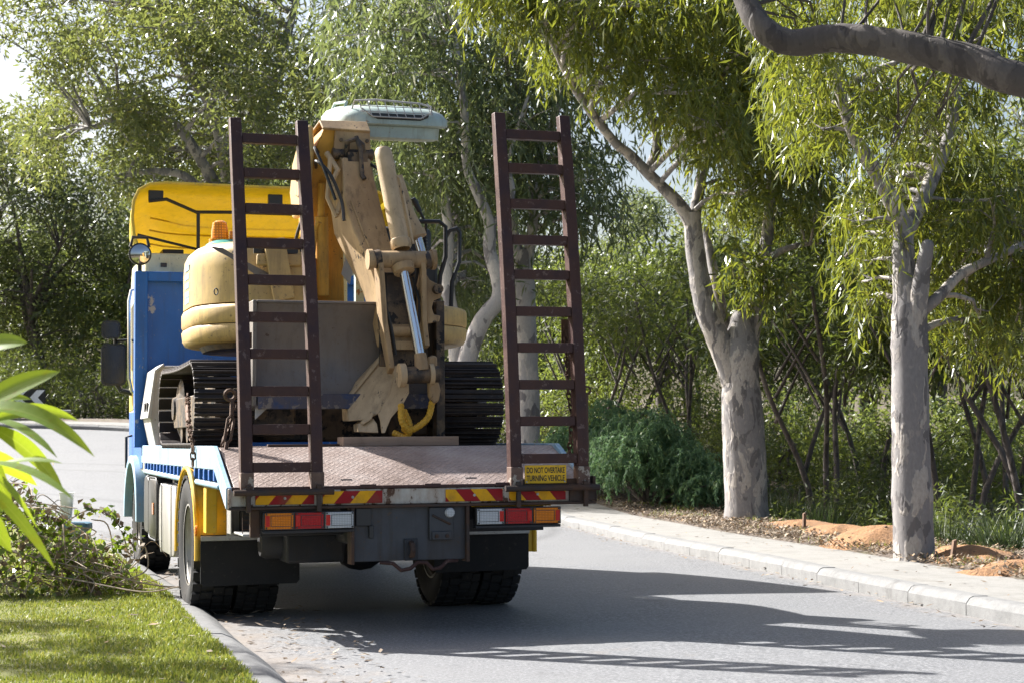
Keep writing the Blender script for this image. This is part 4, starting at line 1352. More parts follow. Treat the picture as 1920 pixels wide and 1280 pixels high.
# ------------------------------------------------------------------ excavator riding on the tray (same axes as the truck)
P_['exc'] = paint('faded_machine_yellow', (0.60, 0.41, 0.15), (0.36, 0.25, 0.13), (0.05, 0.04, 0.035), 0.45, d_lo=.44, d_hi=.68, c_at=.68, scale=2.6, cs=6)
P_['exc_tan'] = paint('bleached_machine_tan', (0.58, 0.43, 0.26), (0.36, 0.26, 0.15), (0.045, 0.036, 0.03), 0.5, d_lo=.42, d_hi=.68, c_at=.675, scale=3.5, cs=9, stretch=(1, 1, .6))
P_['exc_arm'] = paint('stained_arm_paint', (0.52, 0.36, 0.19), (0.27, 0.18, 0.10), (0.028, 0.024, 0.022), 0.5, d_lo=.38, d_hi=.64, c_at=.66, scale=3.0, cs=7.5, stretch=(1, 1, .55), grime=.8)
P_['exc_orange'] = paint('deep_machine_yellow', (0.62, 0.33, 0.05), (0.40, 0.24, 0.08), (0.06, 0.04, 0.03), 0.45, d_lo=.5, d_hi=.85, c_at=.71, scale=3, cs=10)
P_['grease'] = paint('greasy_steel', (0.055, 0.045, 0.04), (0.20, 0.14, 0.085), (0.018, 0.018, 0.02), 0.4, .3, d_lo=.5, d_hi=.62, c_at=.6, scale=6, cs=9)
P_['track'] = paint('track_steel', (0.035, 0.031, 0.032), (0.085, 0.065, 0.055), (0.18, 0.16, 0.15), 0.42, .6, d_lo=.5, d_hi=.75, c_at=.73, scale=5, cs=20)
P_['blade'] = paint('worn_blade_steel', (0.16, 0.15, 0.145), (0.23, 0.185, 0.15), (0.10, 0.07, 0.055), 0.45, .3, d_lo=.4, d_hi=.7, c_at=.71, scale=2.2, cs=8)
P_['blade_blue'] = paint('scuffed_blue_edge', (0.025, 0.055, 0.15), (0.11, 0.09, 0.085), (0.2, 0.17, 0.15), 0.5, .2, d_lo=.38, d_hi=.56, c_at=.60, scale=6, cs=10)
P_['teal'] = paint('pale_teal_paint', (0.40, 0.50, 0.47), (0.36, 0.33, 0.25), (0.25, 0.14, 0.07), 0.45, d_lo=.5, d_hi=.85, c_at=.72, scale=3)
P_['rod'] = flat('polished_rod', (.62, .63, .66), .12, 1.0, .05)
P_['hose'] = flat('black_hose', (.018, .018, .02), .4)
P_['hose_y'] = flat('yellow_spiral_hose', (.58, .32, .02), .5, 0, .25, 30)
P_['beacon'] = lens('beacon_amber', (.85, .30, .01), cells=30)
P_['green'] = flat('green_cap', (.02, .22, .17), .5)
P_['orange_lens'] = P_['beacon']

EO = Vector((-.075, 2.8, 1.207))
ROT = Matrix.Rotation(TH, 3, 'Z') @ Matrix.Rotation(ROLL, 3, 'Y')
exc = tag(empty('excavator', T0 + ROT @ EO, (0, ROLL, TH)), 'faded yellow tracked excavator chained down on the tray with its arm folded rearwards', 'excavator')
MB.off = tuple(EO)


def ex(name, mb, mat, parent=exc, bevel=.006, **kw):
    return mb.build(name, P_[mat], parent, bevel, **kw)


# tracks: chain of ribbed shoes round a stadium path
def track(u0, u1):
    v0, v1, zc, r_ = 1.80, 3.62, 1.520, .285
    t = ex('track', MB().prism([(v0 - .02, 1.36), (v1 + .02, 1.36), (v1 + .12, 1.5), (v1 - .1, 1.60), (v0 + .1, 1.60), (v0 - .12, 1.5)], 0, u0 + .10, u1 - .06), 'grease')
    per = 2 * (v1 - v0) + 2 * math.pi * r_
    n = 54
    mesh = None
    for k in range(n):
        s = per * k / n
        if s < v1 - v0:
            p, a = (v0 + s, zc - r_), 0
        elif s < v1 - v0 + math.pi * r_:
            q = (s - (v1 - v0)) / r_
            p, a = (v1 + r_ * math.sin(q), zc - r_ * math.cos(q)), q
        elif s < 2 * (v1 - v0) + math.pi * r_:
            p, a = (v1 - (s - (v1 - v0) - math.pi * r_), zc + r_), math.pi
            sagt = (p[0] - v0) / (v1 - v0)
            p = (p[0], p[1] - .015 * math.sin(math.pi * sagt))
        else:
            q = math.pi + (s - 2 * (v1 - v0) - math.pi * r_) / r_
            p, a = (v0 + r_ * math.sin(q), zc - r_ * math.cos(q)), q
        if mesh is None:
            w = (u1 - u0) / 2
            mb = MB(); mb.off = (0, 0, 0)
            mb.prism([(-.046, -.012), (-.046, .0), (.046, .0), (.046, -.012), (.034, -.013), (.030, -.038), (.020, -.038), (.016, -.013), (-.008, -.013), (-.011, -.030), (-.021, -.030), (-.024, -.013)], 0, -w, w)
            o = mb.build('track_shoe', P_['track'], t, .002, seg=1)
            mesh = o.data
        else:
            o = link('track_shoe', mesh, t)
            b = o.modifiers.new('bevel', 'BEVEL'); b.width = .002; b.segments = 1; b.limit_method = 'ANGLE'
        o.location = ((u0 + u1) / 2 - EO.x, p[0] - EO.y, p[1] - EO.z)
        o.rotation_euler = (a, 0, 0)
    for v in (v0, v1):
        ex('track_wheel', MB().lathe([(0, -.13), (.09, -.13), (.10, -.10), (.20, -.08), (.25, -.06), (.25, .06), (.20, .08), (.10, .1), (0, .1)], ((u0 + u1) / 2, v, zc), 0, 28), 'grease', t, 0)
    for k in range(4): ex('roller', MB().lathe([(0, -.1), (.07, -.1), (.07, .1), (0, .1)], ((u0 + u1) / 2, v0 + .35 + k * .37, 1.31), 0, 16), 'grease', t, 0)
    return t


track(-1.225, -.795)
track(.575, 1.075)
ex('undercarriage', MB().box(-.78, .56, 2.2, 3.3, 1.24, 1.72).box(-.80, -.45, 1.75, 2.0, 1.28, 1.5).box(.3, .56, 1.75, 2.0, 1.28, 1.5), 'grease', bevel=.02)
ex('turntable', MB().lathe([(0, 0), (.52, 0), (.52, .12), (.46, .13), (.46, .25), (0, .25)], (-.08, 2.85, 1.725), 2, 36), 'grease', bevel=0)
# dozer blade, concave towards the rear
bp, bq = [], []
for k in range(9):
    t = k / 8
    z = 1.50 + .73 * t
    v = 1.30 + .13 * (1 - (2 * t - 1) ** 2) - .02 * t
    v += .12
    bp.append((v, z)); bq.append((v + .022, z))
bl = ex('blade', MB().prism(bp + bq[::-1], 0, -.79, .50), 'blade', bevel=0)
ex('blade_top', MB().box(-.80, .52, 1.385, 1.54, 2.232, 2.252), 'blade', bl)
for x in (-.83, .505): ex('blade_cheek', MB().prism([(1.37, 2.25), (1.58, 2.25), (1.60, 1.70), (1.50, 1.46), (1.40, 1.50), (1.38, 1.7)], 0, x, x + .03), 'blade', bl)
ex('cutting_edge', MB().box(-.79, .50, 1.392, 1.415, 1.475, 1.585), 'blade_blue', bl)
for x in (-.60, .28): ex('blade_arm', MB().prism([(1.58, 1.62), (1.58, 1.80), (2.3, 1.60), (2.3, 1.45)], 0, x, x + .1), 'grease', bl)
ex('blade_guide', MB().prism([(-.80, 1.40), (-.66, 1.53), (-.80, 1.53)], 1, 1.46, 1.47), 'white_box', bl)

# house: rounded engine hood over a two-banded skirt
hood_f = [(-.30, 2.03)] + [(-.36 - .74 * math.sin(R(a)), 2.77 - .74 * math.cos(R(a))) for a in range(0, 91, 9)] + [(-.36 - .74 * math.cos(R(a)), 3.2 + .74 * math.sin(R(a))) for a in range(0, 91, 9)] + [(-.30, 3.94)]
ex('engine_hood', MB().rbox(hood_f, 2, [(2.30, 0), (2.58, .0), (2.69, .012), (2.745, .05), (2.77, .12)]), 'exc', bevel=0, smooth=50)
sk = rrect(-1.115, 1.12, 2.0, 3.97, .76, 9)
skirt = ex('skirt', MB().rbox(sk, 2, [(2.000, .07), (2.012, .03), (2.05, .008), (2.12, 0), (2.138, .012)]), 'exc', bevel=0, smooth=50)
ex('skirt_band', MB().rbox(sk, 2, [(2.145, .012), (2.163, 0), (2.26, 0), (2.285, .014), (2.295, .04)]), 'exc', skirt, bevel=0, smooth=50)
ex('skirt_groove', MB().rbox(sk, 2, [(2.12, .04), (2.17, .04)]), 'grease', skirt, bevel=0)
ex('house_floor', MB().rbox(rrect(-.98, .9, 2.15, 3.8, .6, 5), 2, [(1.96, .03), (1.999, 0)]), 'grease', bevel=0)
hs = ex('hood_slot', MB().box(-.72, -.38, 2.04, 2.049, 2.655, 2.735), 'black')
ex('slot_sill', MB().box(-.70, -.36, 2.0, 2.048, 2.56, 2.65), 'exc', hs, .015)
ex('hood_column', MB().bar((-.575, 1.99, 2.76), (-.50, 1.96, 2.30), .16, .05, (0, 1, 0)), 'exc')
ex('scraped_patch', MB().add([(-1.05, 2.046, 2.70), (-1.0, 2.046, 2.67), (-.90, 2.046, 2.62), (-.62, 2.046, 2.44), (-.42, 2.046, 2.41), (-.42, 2.046, 2.46), (-.60, 2.046, 2.505), (-.83, 2.046, 2.62), (-.95, 2.046, 2.69)], [tuple(range(9))]), 'blade', bevel=0)
dm = MB()
for z in (2.62, 2.55, 2.48, 2.41, 2.36): dm.box(-1.104, -1.099, 2.85, 3.1, z - .022, z + .022)
ex('side_decal', dm, 'pale_blue', bevel=0)
ex('hood_latch', MB().tube([(-1.0 + .015 * math.cos(a), 2.04, 2.36 + .025 * math.sin(a)) for a in np.linspace(0, 6.28, 9)], .005, 5), 'black', bevel=0)
# beacon on a green cap
b_ = ex('beacon', MB().lathe([(0, .0), (.19, .0), (.185, .02), (.14, .05), (0, .07)], (-.80, 2.75, 2.768), 2, 28), 'green', bevel=0)
ex('beacon_lens', MB().lathe([(.07, 0), (.066, .08), (.055, .145), (.03, .162), (0, .165)], (-.875, 2.75, 2.82), 2, 20), 'beacon', b_, 0)
ex('beacon_base', MB().lathe([(0, 0), (.085, 0), (.085, .03), (0, .03)], (-.875, 2.75, 2.805), 2, 20), 'orange_lens', b_, 0)
ex('beacon_reflector', MB().box(-.80, -.765, 2.70, 2.78, 2.83, 2.90), 'beacon', b_)
# canopy
cf = lambda k, z: [(x, y, z + (y - 2.05) * .16) for x, y in rrect(-.06 + k, .845 - k, 2.05 + k, 2.95 - k, .2, 6)]
can = MB().loft([cf(.10, 3.665), cf(.02, 3.672), cf(0, 3.685), cf(.0, 3.735), cf(.035, 3.785), cf(.10, 3.818), cf(.22, 3.835)])
can = can.build('canopy', P_['teal'], exc, smooth=50)
ex('canopy_lining', MB().rbox(rrect(.06, .775, 2.09, 2.88, .14, 5), 2, [(3.565, .05), (3.58, .01), (3.668, 0)]), 'teal', can, bevel=0)
for vv in kids(can)[-1].data.vertices: vv.co.z += (vv.co.y + EO.y - 2.05) * .16
ex('roof_window', MB().prism([(.18, 3.745), (.24, 3.72), (.58, 3.72), (.64, 3.745), (.655, 3.768), (.16, 3.768)], 1, 2.04, 2.10), 'black', can, bevel=.01)
gd = MB()
gd.tube([(.06, 2.16, 3.80), (.07, 2.10, 3.865), (.23, 2.08, 3.875), (.58, 2.08, 3.862), (.68, 2.10, 3.845), (.70, 2.16, 3.79)], .008, 6)
gd.tube([(.12, 2.06, 3.80), (.20, 2.03, 3.735), (.58, 2.03, 3.735), (.68, 2.06, 3.795)], .006, 6)
for k in range(9):
    x = .10 + k * .068
    gd.tube([(x, 2.08, 3.868), (x + .01, 2.05, 3.80), (x + .025, 2.032, 3.737 + (.03 if k in (0, 8) else 0))], .004, 5)
for z, y_ in ((3.775, 2.043), (3.82, 2.055)): gd.tube([(.10, y_, z), (.68, y_, z)], .004, 5)
ex('window_guard', gd, 'white_box', can, bevel=0)
ex('roof_rail', MB().tube([(.02, 2.3, 3.80), (.05, 2.3, 3.89), (.05, 2.75, 3.96), (.02, 2.8, 3.88)], .012, 6), 'teal', can, bevel=0)
for x in (.10, .24): ex('canopy_post', MB().box(x, x + .07, 2.85, 2.93, 2.296, 3.78), 'teal')
ex('seat', MB().box(.42, .86, 2.75, 2.9, 2.55, 2.98).box(.42, .86, 2.45, 2.9, 2.42, 2.54), 'black', bevel=.05)
# levers and hand rails
lv = ex('control_lever', MB().tube([(.72, 2.45, 2.68), (.72, 2.43, 2.97), (.62, 2.40, 3.14)], .012, 8), 'black', bevel=0)
ex('lever_grip', MB().tube([(.665, 2.41, 3.06), (.62, 2.40, 3.14), (.605, 2.397, 3.165)], [.02, .026, .018], 10), 'black', lv, 0)
bel = MB()
for k in range(6): bel.lathe([(.02, 0), (.05 - .004 * k, .012), (.02, .024)], (.70, 2.44, 2.72 + .027 * k), 2, 14)
ex('lever_bellows', bel, 'hose', lv, 0)
ex('console', MB().box(.60, .82, 2.42, 2.62, 2.297, 2.73), 'black', bevel=.03)
ex('hand_rail', MB().tube([(.62, 2.4, 2.98), (.82, 2.38, 2.98), (.865, 2.37, 2.94), (.865, 2.37, 2.70), (.82, 2.37, 2.55), (.80, 2.37, 2.30)], .018, 8), 'black', bevel=0)
ex('hand_rail', MB().tube([(.87, 2.4, 2.85), (.90, 2.38, 2.91), (.96, 2.38, 2.93), (.985, 2.38, 2.90), (.98, 2.38, 2.66), (.92, 2.38, 2.5), (.91, 2.38, 2.29)], .018, 8), 'black', bevel=0)

# boom: rises from the house to the elbow
bm_ = MB()
bm_.loft([[(u0, v - .02, z), (u0 + w, v - .05, z), (u0 + w, v + d, z), (u0, v + d, z)] for u0, w, v, d, z in
          ((-.24, .26, 2.30, .34, 2.28), (-.24, .25, 2.28, .36, 2.6), (-.27, .27, 2.22, .42, 3.0), (-.29, .29, 2.05, .52, 3.25), (-.27, .30, 1.92, .50, 3.45), (-.22, .30, 1.86, .42, 3.60))])
boom = ex('boom', bm_, 'exc_orange', bevel=.012)
ex('boom_cheek', MB().prism([(1.88, 3.62), (1.84, 3.40), (1.98, 3.10), (2.15, 2.98), (2.5, 2.98), (2.62, 3.2), (2.5, 3.42), (2.25, 3.55)], 0, -.345, -.292), 'exc', boom, .02)
ex('cheek_pad', MB().prism([(1.84, 3.44), (1.80, 3.20), (1.90, 3.06), (2.06, 3.10), (2.10, 3.38)], 0, -.405, -.346), 'exc_arm', boom, .015)
ex('boom_cover', MB().loft([[(-.24, 1.78, 3.585), (.125, 1.78, 3.575), (.125, 1.80, 3.56), (-.24, 1.80, 3.57)], [(-.25, 1.88, 3.66), (.12, 1.88, 3.665), (.12, 1.88, 3.645), (-.25, 1.88, 3.64)], [(-.25, 2.3, 3.62), (.12, 2.3, 3.62), (.12, 2.3, 3.60), (-.25, 2.3, 3.60)]]), 'exc_arm', boom, .006)
ex('lift_cylinder', MB().tube([(-.17, 2.16, 2.36), (-.20, 2.05, 2.95)], .05, 14).tube([(-.20, 2.06, 2.92), (-.21, 2.0, 3.2)], .028, 10), 'exc_orange', boom, 0)
ex('cylinder_pipe', MB().tube([(-.255, 2.12, 2.40), (-.265, 2.09, 2.55), (-.245, 2.04, 2.86), (-.225, 2.02, 2.90)], .016, 8), 'exc_orange', boom, 0)
ex('lamp_bracket', MB().add([(.03, 2.1, 2.77), (.09, 2.1, 2.72), (.03, 2.1, 2.44), (-.035, 2.1, 2.52), (.03, 2.115, 2.77), (.09, 2.115, 2.72), (.03, 2.115, 2.44), (-.035, 2.115, 2.52)], [(0, 1, 2, 3), (7, 6, 5, 4), (0, 4, 5, 1), (1, 5, 6, 2), (2, 6, 7, 3), (3, 7, 4, 0)]), 'white_box', boom, 0)
for k in range(4):
    o_ = .035 * k
    ex('hydraulic_hose', MB().tube([(-.52 + o_, 2.5, 2.40 + o_), (-.42 + o_, 2.15, 2.50 + o_), (-.36 + o_ * .6, 2.05, 2.68 + o_), (-.33 + o_ * .5, 2.08, 2.95)], .015, 7), 'hose', boom, 0)

# arm: comes down from the elbow to the tray
a_secs = []
for fl, l, r_, v, d, z in ((-.12, -.10, .11, 1.74, .22, 3.36), (-.165, -.11, .155, 1.64, .30, 3.05), (-.14, -.065, .19, 1.54, .34, 2.80), (-.065, .02, .225, 1.44, .32, 2.58), (.02, .08, .30, 1.36, .26, 2.34), (.06, .10, .38, 1.31, .2, 2.14), (.08, .11, .38, 1.27, .14, 1.92)):
    a_secs.append([(l, v, z), (r_, v, z), (r_ + .01, v + d, z), (fl, v + d, z)])
arm = ex('arm', MB().loft(a_secs), 'exc_arm', bevel=.012)
ex('elbow_bracket', MB().prism([(-.15, 3.40), (-.14, 3.575), (.125, 3.575), (.13, 3.42), (.11, 3.33), (-.08, 3.33)], 1, 1.80, 1.86), 'exc_arm', arm, .008)
eb = MB()
eb.tube([(-.06, 1.80, 3.36), (-.06, 1.75, 3.48), (.0, 1.73, 3.50), (.05, 1.74, 3.46), (.07, 1.78, 3.36)], .022, 8)
eb.tube([(.0, 1.73, 3.52), (.03, 1.71, 3.42), (.035, 1.68, 3.22), (.05, 1.66, 3.19)], .018, 6)
eb.box(-.06, .09, 1.73, 1.80, 3.33, 3.40)
ex('elbow_clevis', eb, 'grease', arm, 0)
ex('elbow_pin', MB().tube([(-.16, 1.83, 3.40), (.15, 1.83, 3.40)], .045, 14), 'grease', arm, 0)
ex('elbow_link', MB().tube([(-.21, 1.80, 3.40), (-.14, 1.73, 3.26), (-.19, 1.72, 3.16), (-.12, 1.70, 3.03), (-.155, 1.68, 2.92)], .022, 6).tube([(-.19, 1.76, 3.36), (-.22, 1.72, 3.05), (-.16, 1.68, 2.90)], .018, 6), 'exc_tan', arm, 0)
ex('bucket_cylinder', MB().lathe([(0, .02), (.05, .02), (.062, 0), (.065, -.06), (.065, -.70), (.076, -.71), (.076, -.76), (.062, -.78)], (0, 0, 0), 2, 24), 'exc_tan', arm, 0)
bc = kids(arm)[-1]


def aim(o, a, b):
    """turn a part made along -z from its own origin so that it runs from a to b"""
    a, b = Vector(a), Vector(b)
    me = o.data
    q = Vector((0, 0, -1)).rotation_difference((b - a).normalized()).to_matrix()
    for vv in me.vertices:
        vv.co = q @ (vv.co + EO) + a - EO
    me.update()


aim(bc, (.13, 1.40, 3.36), (.225, 1.16, 2.54))
ex('cylinder_trunnion', MB().tube([(-.01, 1.15, 2.535), (.425, 1.15, 2.545)], .062, 18).tube([(-.045, 1.15, 2.534), (-.01, 1.15, 2.535)], .075, 14).tube([(.425, 1.15, 2.545), (.455, 1.15, 2.546)], .075, 14), 'exc_arm', arm, 0)
for xa, xb in ((.005, .05), (.375, .41)): ex('trunnion_ring', MB().tube([(xa, 1.15, 2.536), (xb, 1.15, 2.544)], .066, 18), 'grease', arm, 0)
ex('gland', MB().tube([(.207, 1.12, 2.49), (.215, 1.10, 2.445)], [.085, .075], 18), 'exc_arm', arm, 0)
ex('piston_rod', MB().tube([(.205, 1.13, 2.52), (.315, 1.02, 1.80)], .036, 16), 'rod', arm, 0)
ex('rod_end', MB().tube([(.308, 1.025, 1.86), (.32, 1.01, 1.74)], [.042, .055], 14), 'exc_arm', arm, 0)
ex('second_cylinder', MB().tube([(.27, 1.55, 3.20), (.33, 1.50, 2.92), (.385, 1.46, 2.76)], [.045, .062, .075], 18).tube([(.38, 1.46, 2.78), (.395, 1.45, 2.735)], .08, 18), 'exc_tan', arm, 0)
ex('second_rod', MB().tube([(.395, 1.46, 2.77), (.45, 1.40, 2.52)], .034, 14), 'rod', arm, 0)
ex('cylinder_pipe', MB().tube([(.20, 1.33, 3.18), (.235, 1.31, 3.15), (.30, 1.18, 2.66)], .010, 8), 'exc_tan', arm, 0)
# link plates beside the rod
ex('link_plate', MB().prism([(1.22, 2.60), (1.10, 2.56), (1.09, 2.46), (1.16, 2.1), (1.10, 1.76), (1.20, 1.72), (1.32, 2.1)], 0, .015, .055), 'exc_arm', arm, .006)
lp = kids(arm)[-1]
for vv in lp.data.vertices: vv.co.x += (2.56 - (vv.co.z + EO.z)) * .11
ex('link_plate', MB().prism([(1.22, 2.60), (1.10, 2.56), (1.09, 2.46), (1.14, 2.1), (1.10, 1.92), (1.20, 1.90), (1.32, 2.1)], 0, .335, .372), 'exc_arm', arm, .006)
lp = kids(arm)[-1]
for vv in lp.data.vertices: vv.co.x += (2.56 - (vv.co.z + EO.z)) * .045
ex('side_bracket', MB().prism([(.385, 2.46), (.42, 2.40), (.50, 2.36), (.515, 2.31), (.50, 2.27), (.45, 2.25), (.435, 2.20), (.45, 2.15), (.50, 2.14), (.49, 2.10), (.40, 2.08)], 1, 1.17, 1.22), 'exc_arm', arm, .006)
ex('bracket_pin', MB().tube([(.47, 1.10, 2.33), (.47, 1.25, 2.33)], .035, 12), 'grease', arm, 0)
ex('inner_plate', MB().box(.08, .36, 1.30, 1.34, 1.78, 2.46), 'grease', arm)
ex('cross_tube', MB().tube([(.10, 1.26, 2.03), (.40, 1.26, 2.035)], .04, 12).box(.13, .36, 1.24, 1.30, 1.90, 1.96), 'exc_arm', arm, 0)
ex('dark_column', MB().box(.50, .565, 1.30, 1.42, 1.21, 2.26), 'grease', arm)
ex('inner_hose', MB().tube([(.10, 1.22, 2.44), (.10, 1.2, 2.2), (.14, 1.2, 2.05), (.17, 1.2, 1.86)], .014, 7).tube([(.30, 1.2, 2.42), (.345, 1.18, 2.25), (.34, 1.17, 2.1), (.30, 1.18, 1.96)], .010, 7), 'hose', arm, 0)
# hoses that loop from the boom over the elbow and down the arm
for pts, rr in (([(-.27, 1.9, 3.30), (-.30, 1.72, 3.32), (-.22, 1.64, 3.22), (-.14, 1.60, 3.02), (-.13, 1.55, 2.86)], .013), ([(-.25, 1.92, 3.42), (-.31, 1.74, 3.42), (-.26, 1.66, 3.26), (-.18, 1.62, 3.02)], .012),
                ([(.11, 1.75, 3.32), (.16, 1.62, 3.24), (.20, 1.52, 3.05), (.24, 1.42, 2.80), (.28, 1.32, 2.66)], .012), ([(.26, 1.30, 2.62), (.31, 1.22, 2.60), (.33, 1.17, 2.48), (.30, 1.19, 2.30)], .012),
                ([(-.33, 2.3, 2.62), (-.38, 2.15, 2.76), (-.34, 2.05, 2.95), (-.30, 2.0, 3.08)], .014), ([(-.60, 2.3, 2.62), (-.48, 2.12, 2.72), (-.40, 2.08, 2.60), (-.42, 2.1, 2.42)], .014)):
    ex('hydraulic_hose', MB().tube(spline3(pts, 6), rr, 7), 'hose', arm, 0)
for a_, b__ in (((-.09, 1.635, 3.02), (.0, 1.50, 2.70)), ((.0, 1.50, 2.70), (.08, 1.40, 2.46))):
    ex('arm_pipe', MB().tube([Vector(a_) + Vector((.03, -.012, 0)), Vector(b__) + Vector((.03, -.012, 0))], .009, 7), 'exc_arm', arm, 0)
blt = MB()
for x, v, z in ((-.10, 1.795, 3.50), (.10, 1.795, 3.50), (-.06, 1.785, 3.43), (-.36, 1.9, 3.36), (-.41, 1.9, 3.2)): blt.lathe([(0, -.012), (.014, -.012), (.014, .006), (0, .006)], (x, v, z), 1, 8)
ex('bolt', blt, 'grease', arm, 0)
# lower end: pin, hitch plates and short curl
ex('lower_pin', MB().tube([(.16, 1.02, 1.705), (.44, 1.02, 1.715)], .062, 18), 'grease', arm, 0)
ex('pin_collar', MB().tube([(.15, 1.02, 1.705), (.195, 1.02, 1.706)], .085, 18).tube([(.37, 1.02, 1.712), (.40, 1.02, 1.713)], .08, 18), 'exc_tan', arm, 0)
ex('pin_cover', MB().prism([(.36, 1.83), (.40, 1.85), (.43, 1.84), (.435, 1.68), (.455, 1.60), (.44, 1.52), (.40, 1.50), (.37, 1.56)], 1, 1.0, 1.07), 'exc_arm', arm, .015)
hp = ex('hitch_plate', MB().prism([(.02, 1.845), (.085, 1.80), (.15, 1.76), (.19, 1.68), (.16, 1.52), (.07, 1.44), (-.0, 1.43), (-.10, 1.385), (-.225, 1.375), (-.235, 1.53), (-.165, 1.66)], 1, .99, 1.20), 'exc_tan', arm, .01)
ex('hitch_blade', MB().prism([(.085, 1.80), (.125, 1.78), (.155, 1.72), (.21, 1.70), (.215, 1.58), (.17, 1.50), (.08, 1.40), (.035, 1.295), (.015, 1.295), (.005, 1.38), (-.012, 1.43), (.08, 1.585), (.105, 1.70)], 1, .955, .985), 'exc_tan', hp, .004)
ex('hitch_edge', MB().bar((-.24, .985, 1.53), (.03, .985, 1.855), .03, .03, (0, 1, 0)), 'exc_tan', hp)
ex('curl_lug', MB().prism([(-.15, 1.30), (-.155, 1.355), (-.10, 1.385), (-.04, 1.40), (-.01, 1.36), (.0, 1.295)], 1, 1.0, 1.15).tube([(-.13, .985, 1.36), (-.07, .98, 1.40), (-.05, .98, 1.44)], .018, 6), 'exc_tan', hp)
# the hitch leans back and turns to the left, so that its face meets the sun
for o in [hp] + kids(hp):
    for vv in o.data.vertices:
        dv = (vv.co.z + EO.z - 1.3) * .60 + (.20 - vv.co.x - EO.x) * .72
        vv.co.y += dv
        vv.co.x += dv * .225
        vv.co.z += dv * .03
for k, (a_, b__) in enumerate((((.17, 1.04, 1.50), (.22, 1.0, 1.30)), ((.40, 1.04, 1.52), (.24, .99, 1.32)), ((.20, 1.08, 1.46), (.20, 1.02, 1.27)))):
    a_, b__ = Vector(a_), Vector(b__)
    mid = a_.lerp(b__, .5) + Vector((.03 if k else -.03, -.03, -.02))
    c = spline3([a_, mid, b__, b__ + Vector((-.03 if k < 2 else -.08, .05, .03))], 10)
    ex('spiral_hose', MB().tube(c, [.021 + .004 * (i % 2) for i in range(len(c))], 9), 'hose_y', arm, 0, smooth=0)
MB.off = (0, 0, 0)
# ------------------------------------------------------------------ loose things on the truck
def tw(u, v, w):
    return T0 + ROT @ Vector((u, v, w))


def deck_thing(name, mb_fn, mat, off, label, cat, group=None, bevel=.003, parts=()):
    MB.off = off
    mb = MB()
    mb_fn(mb)
    o = mb.build(name, P_[mat], None, bevel)
    o.location = tw(*off)
    o.rotation_euler = (0, ROLL, TH)
    tag(o, label, cat, group)
    for nm, fn, mt in parts:
        m2 = MB()
        fn(m2)
        m2.build(nm, P_[mt], o, bevel)
    MB.off = (0, 0, 0)
    return o


P_['timber'] = paint('weathered_timber', (0.42, 0.30, 0.22), (0.27, 0.19, 0.14), (0.15, 0.10, 0.07), .8, d_lo=.4, d_hi=.7, c_at=.7, scale=4, cs=14, stretch=(.25, 1, 3))
deck_thing('timber_plank', lambda m: m.box(-.285, .545, .86, 1.06, 1.2085, 1.272), 'timber', (.13, .96, 1.21), 'weathered timber plank lying across the tray under the excavator arm', 'plank')
deck_thing('steel_bar', lambda m: m.box(-.80, -.30, .90, .95, 1.2085, 1.225), 'rust_dark', (-.5, .92, 1.21), 'thin rusty steel bar on the tray between the left ramp and the timber plank', 'bar')


def chain_mb(m, pts, ll=.045, w=.026, r=.0055):
    c = [Vector(p) for p in pts]
    d = [0]
    for a, b in zip(c, c[1:]): d.append(d[-1] + (b - a).length)
    n = int(d[-1] / (ll * .72))
    for k in range(n):
        s = d[-1] * (k + .5) / n
        j = max(i for i in range(len(d) - 1) if d[i] <= s)
        f = (s - d[j]) / max(1e-6, d[j + 1] - d[j])
        p, t = c[j].lerp(c[j + 1], f), (c[j + 1] - c[j]).normalized()
        x, y = frame(t)
        s_ = x if k % 2 else y
        o_ = rnd.uniform(-.3, .3)
        s_ = (s_ + (y if k % 2 else x) * o_).normalized()
        ring = [p + t * (ll / 2 - w / 2) * (1 if math.cos(a) > 0 else -1) + t * math.cos(a) * w / 2 + s_ * math.sin(a) * w / 2 for a in np.linspace(.01, 2 * math.pi + .01, 9)[:-1]]
        nq = len(ring)
        secs = []
        for i in range(nq + 1):
            q = ring[i % nq]
            tt = (ring[(i + 1) % nq] - ring[(i - 1) % nq]).normalized()
            bx = tt.cross(s_.cross(t)).normalized()
            by = tt.cross(bx)
            secs.append([q + bx * r * math.cos(a) + by * r * math.sin(a) for a in (0.8, 2.37, 3.94, 5.5)])
        m.loft(secs, cap=False)


def chain(pts, label, size=1.0, extra=None):
    deck_thing('chain', lambda m: (chain_mb(m, pts, .048 * size, .028 * size, .006 * size), extra and extra(m)), 'chain', tuple(pts[-1]), label, 'chain', 'rusty tie down chains', 0)


chain([(-1.17, 2.35, 1.60), (-1.20, 2.1, 1.50), (-1.23, 1.8, 1.37), (-1.235, 1.55, 1.26), (-1.235, 1.50, 1.20), (-1.236, 1.50, 1.08)], 'rusty chain running from the left track down over the blue side rail', 1.25,
      lambda m: m.tube([(-1.20, 2.12, 1.51), (-1.225, 1.85, 1.395)], .016, 8))
chain([(1.135, .24, 2.02), (1.135, .23, 1.86), (1.14, .20, 1.75), (1.13, .2, 1.6), (1.145, .15, 1.4), (1.15, .2, 1.25), (1.16, .28, 1.12)], 'long rusty chain hanging down inside the right ramp', 1.1,
      lambda m: (m.box(1.105, 1.165, .24, .25, 1.90, 2.06), [chain_mb(m, [(1.12 + .012 * i, .21, 1.80 - .02 * i), (1.15 - .01 * i, .19, 1.68)], .05, .03, .006) for i in range(4)]))
chain([(-1.015, .42, 1.93), (-1.015, .42, 1.75), (-1.02, .41, 1.6), (-1.018, .40, 1.48)], 'short chain hanging against the left ramp in front of the track', 1.0,
      lambda m: m.box(-1.045, -.985, .425, .435, 1.86, 1.96))
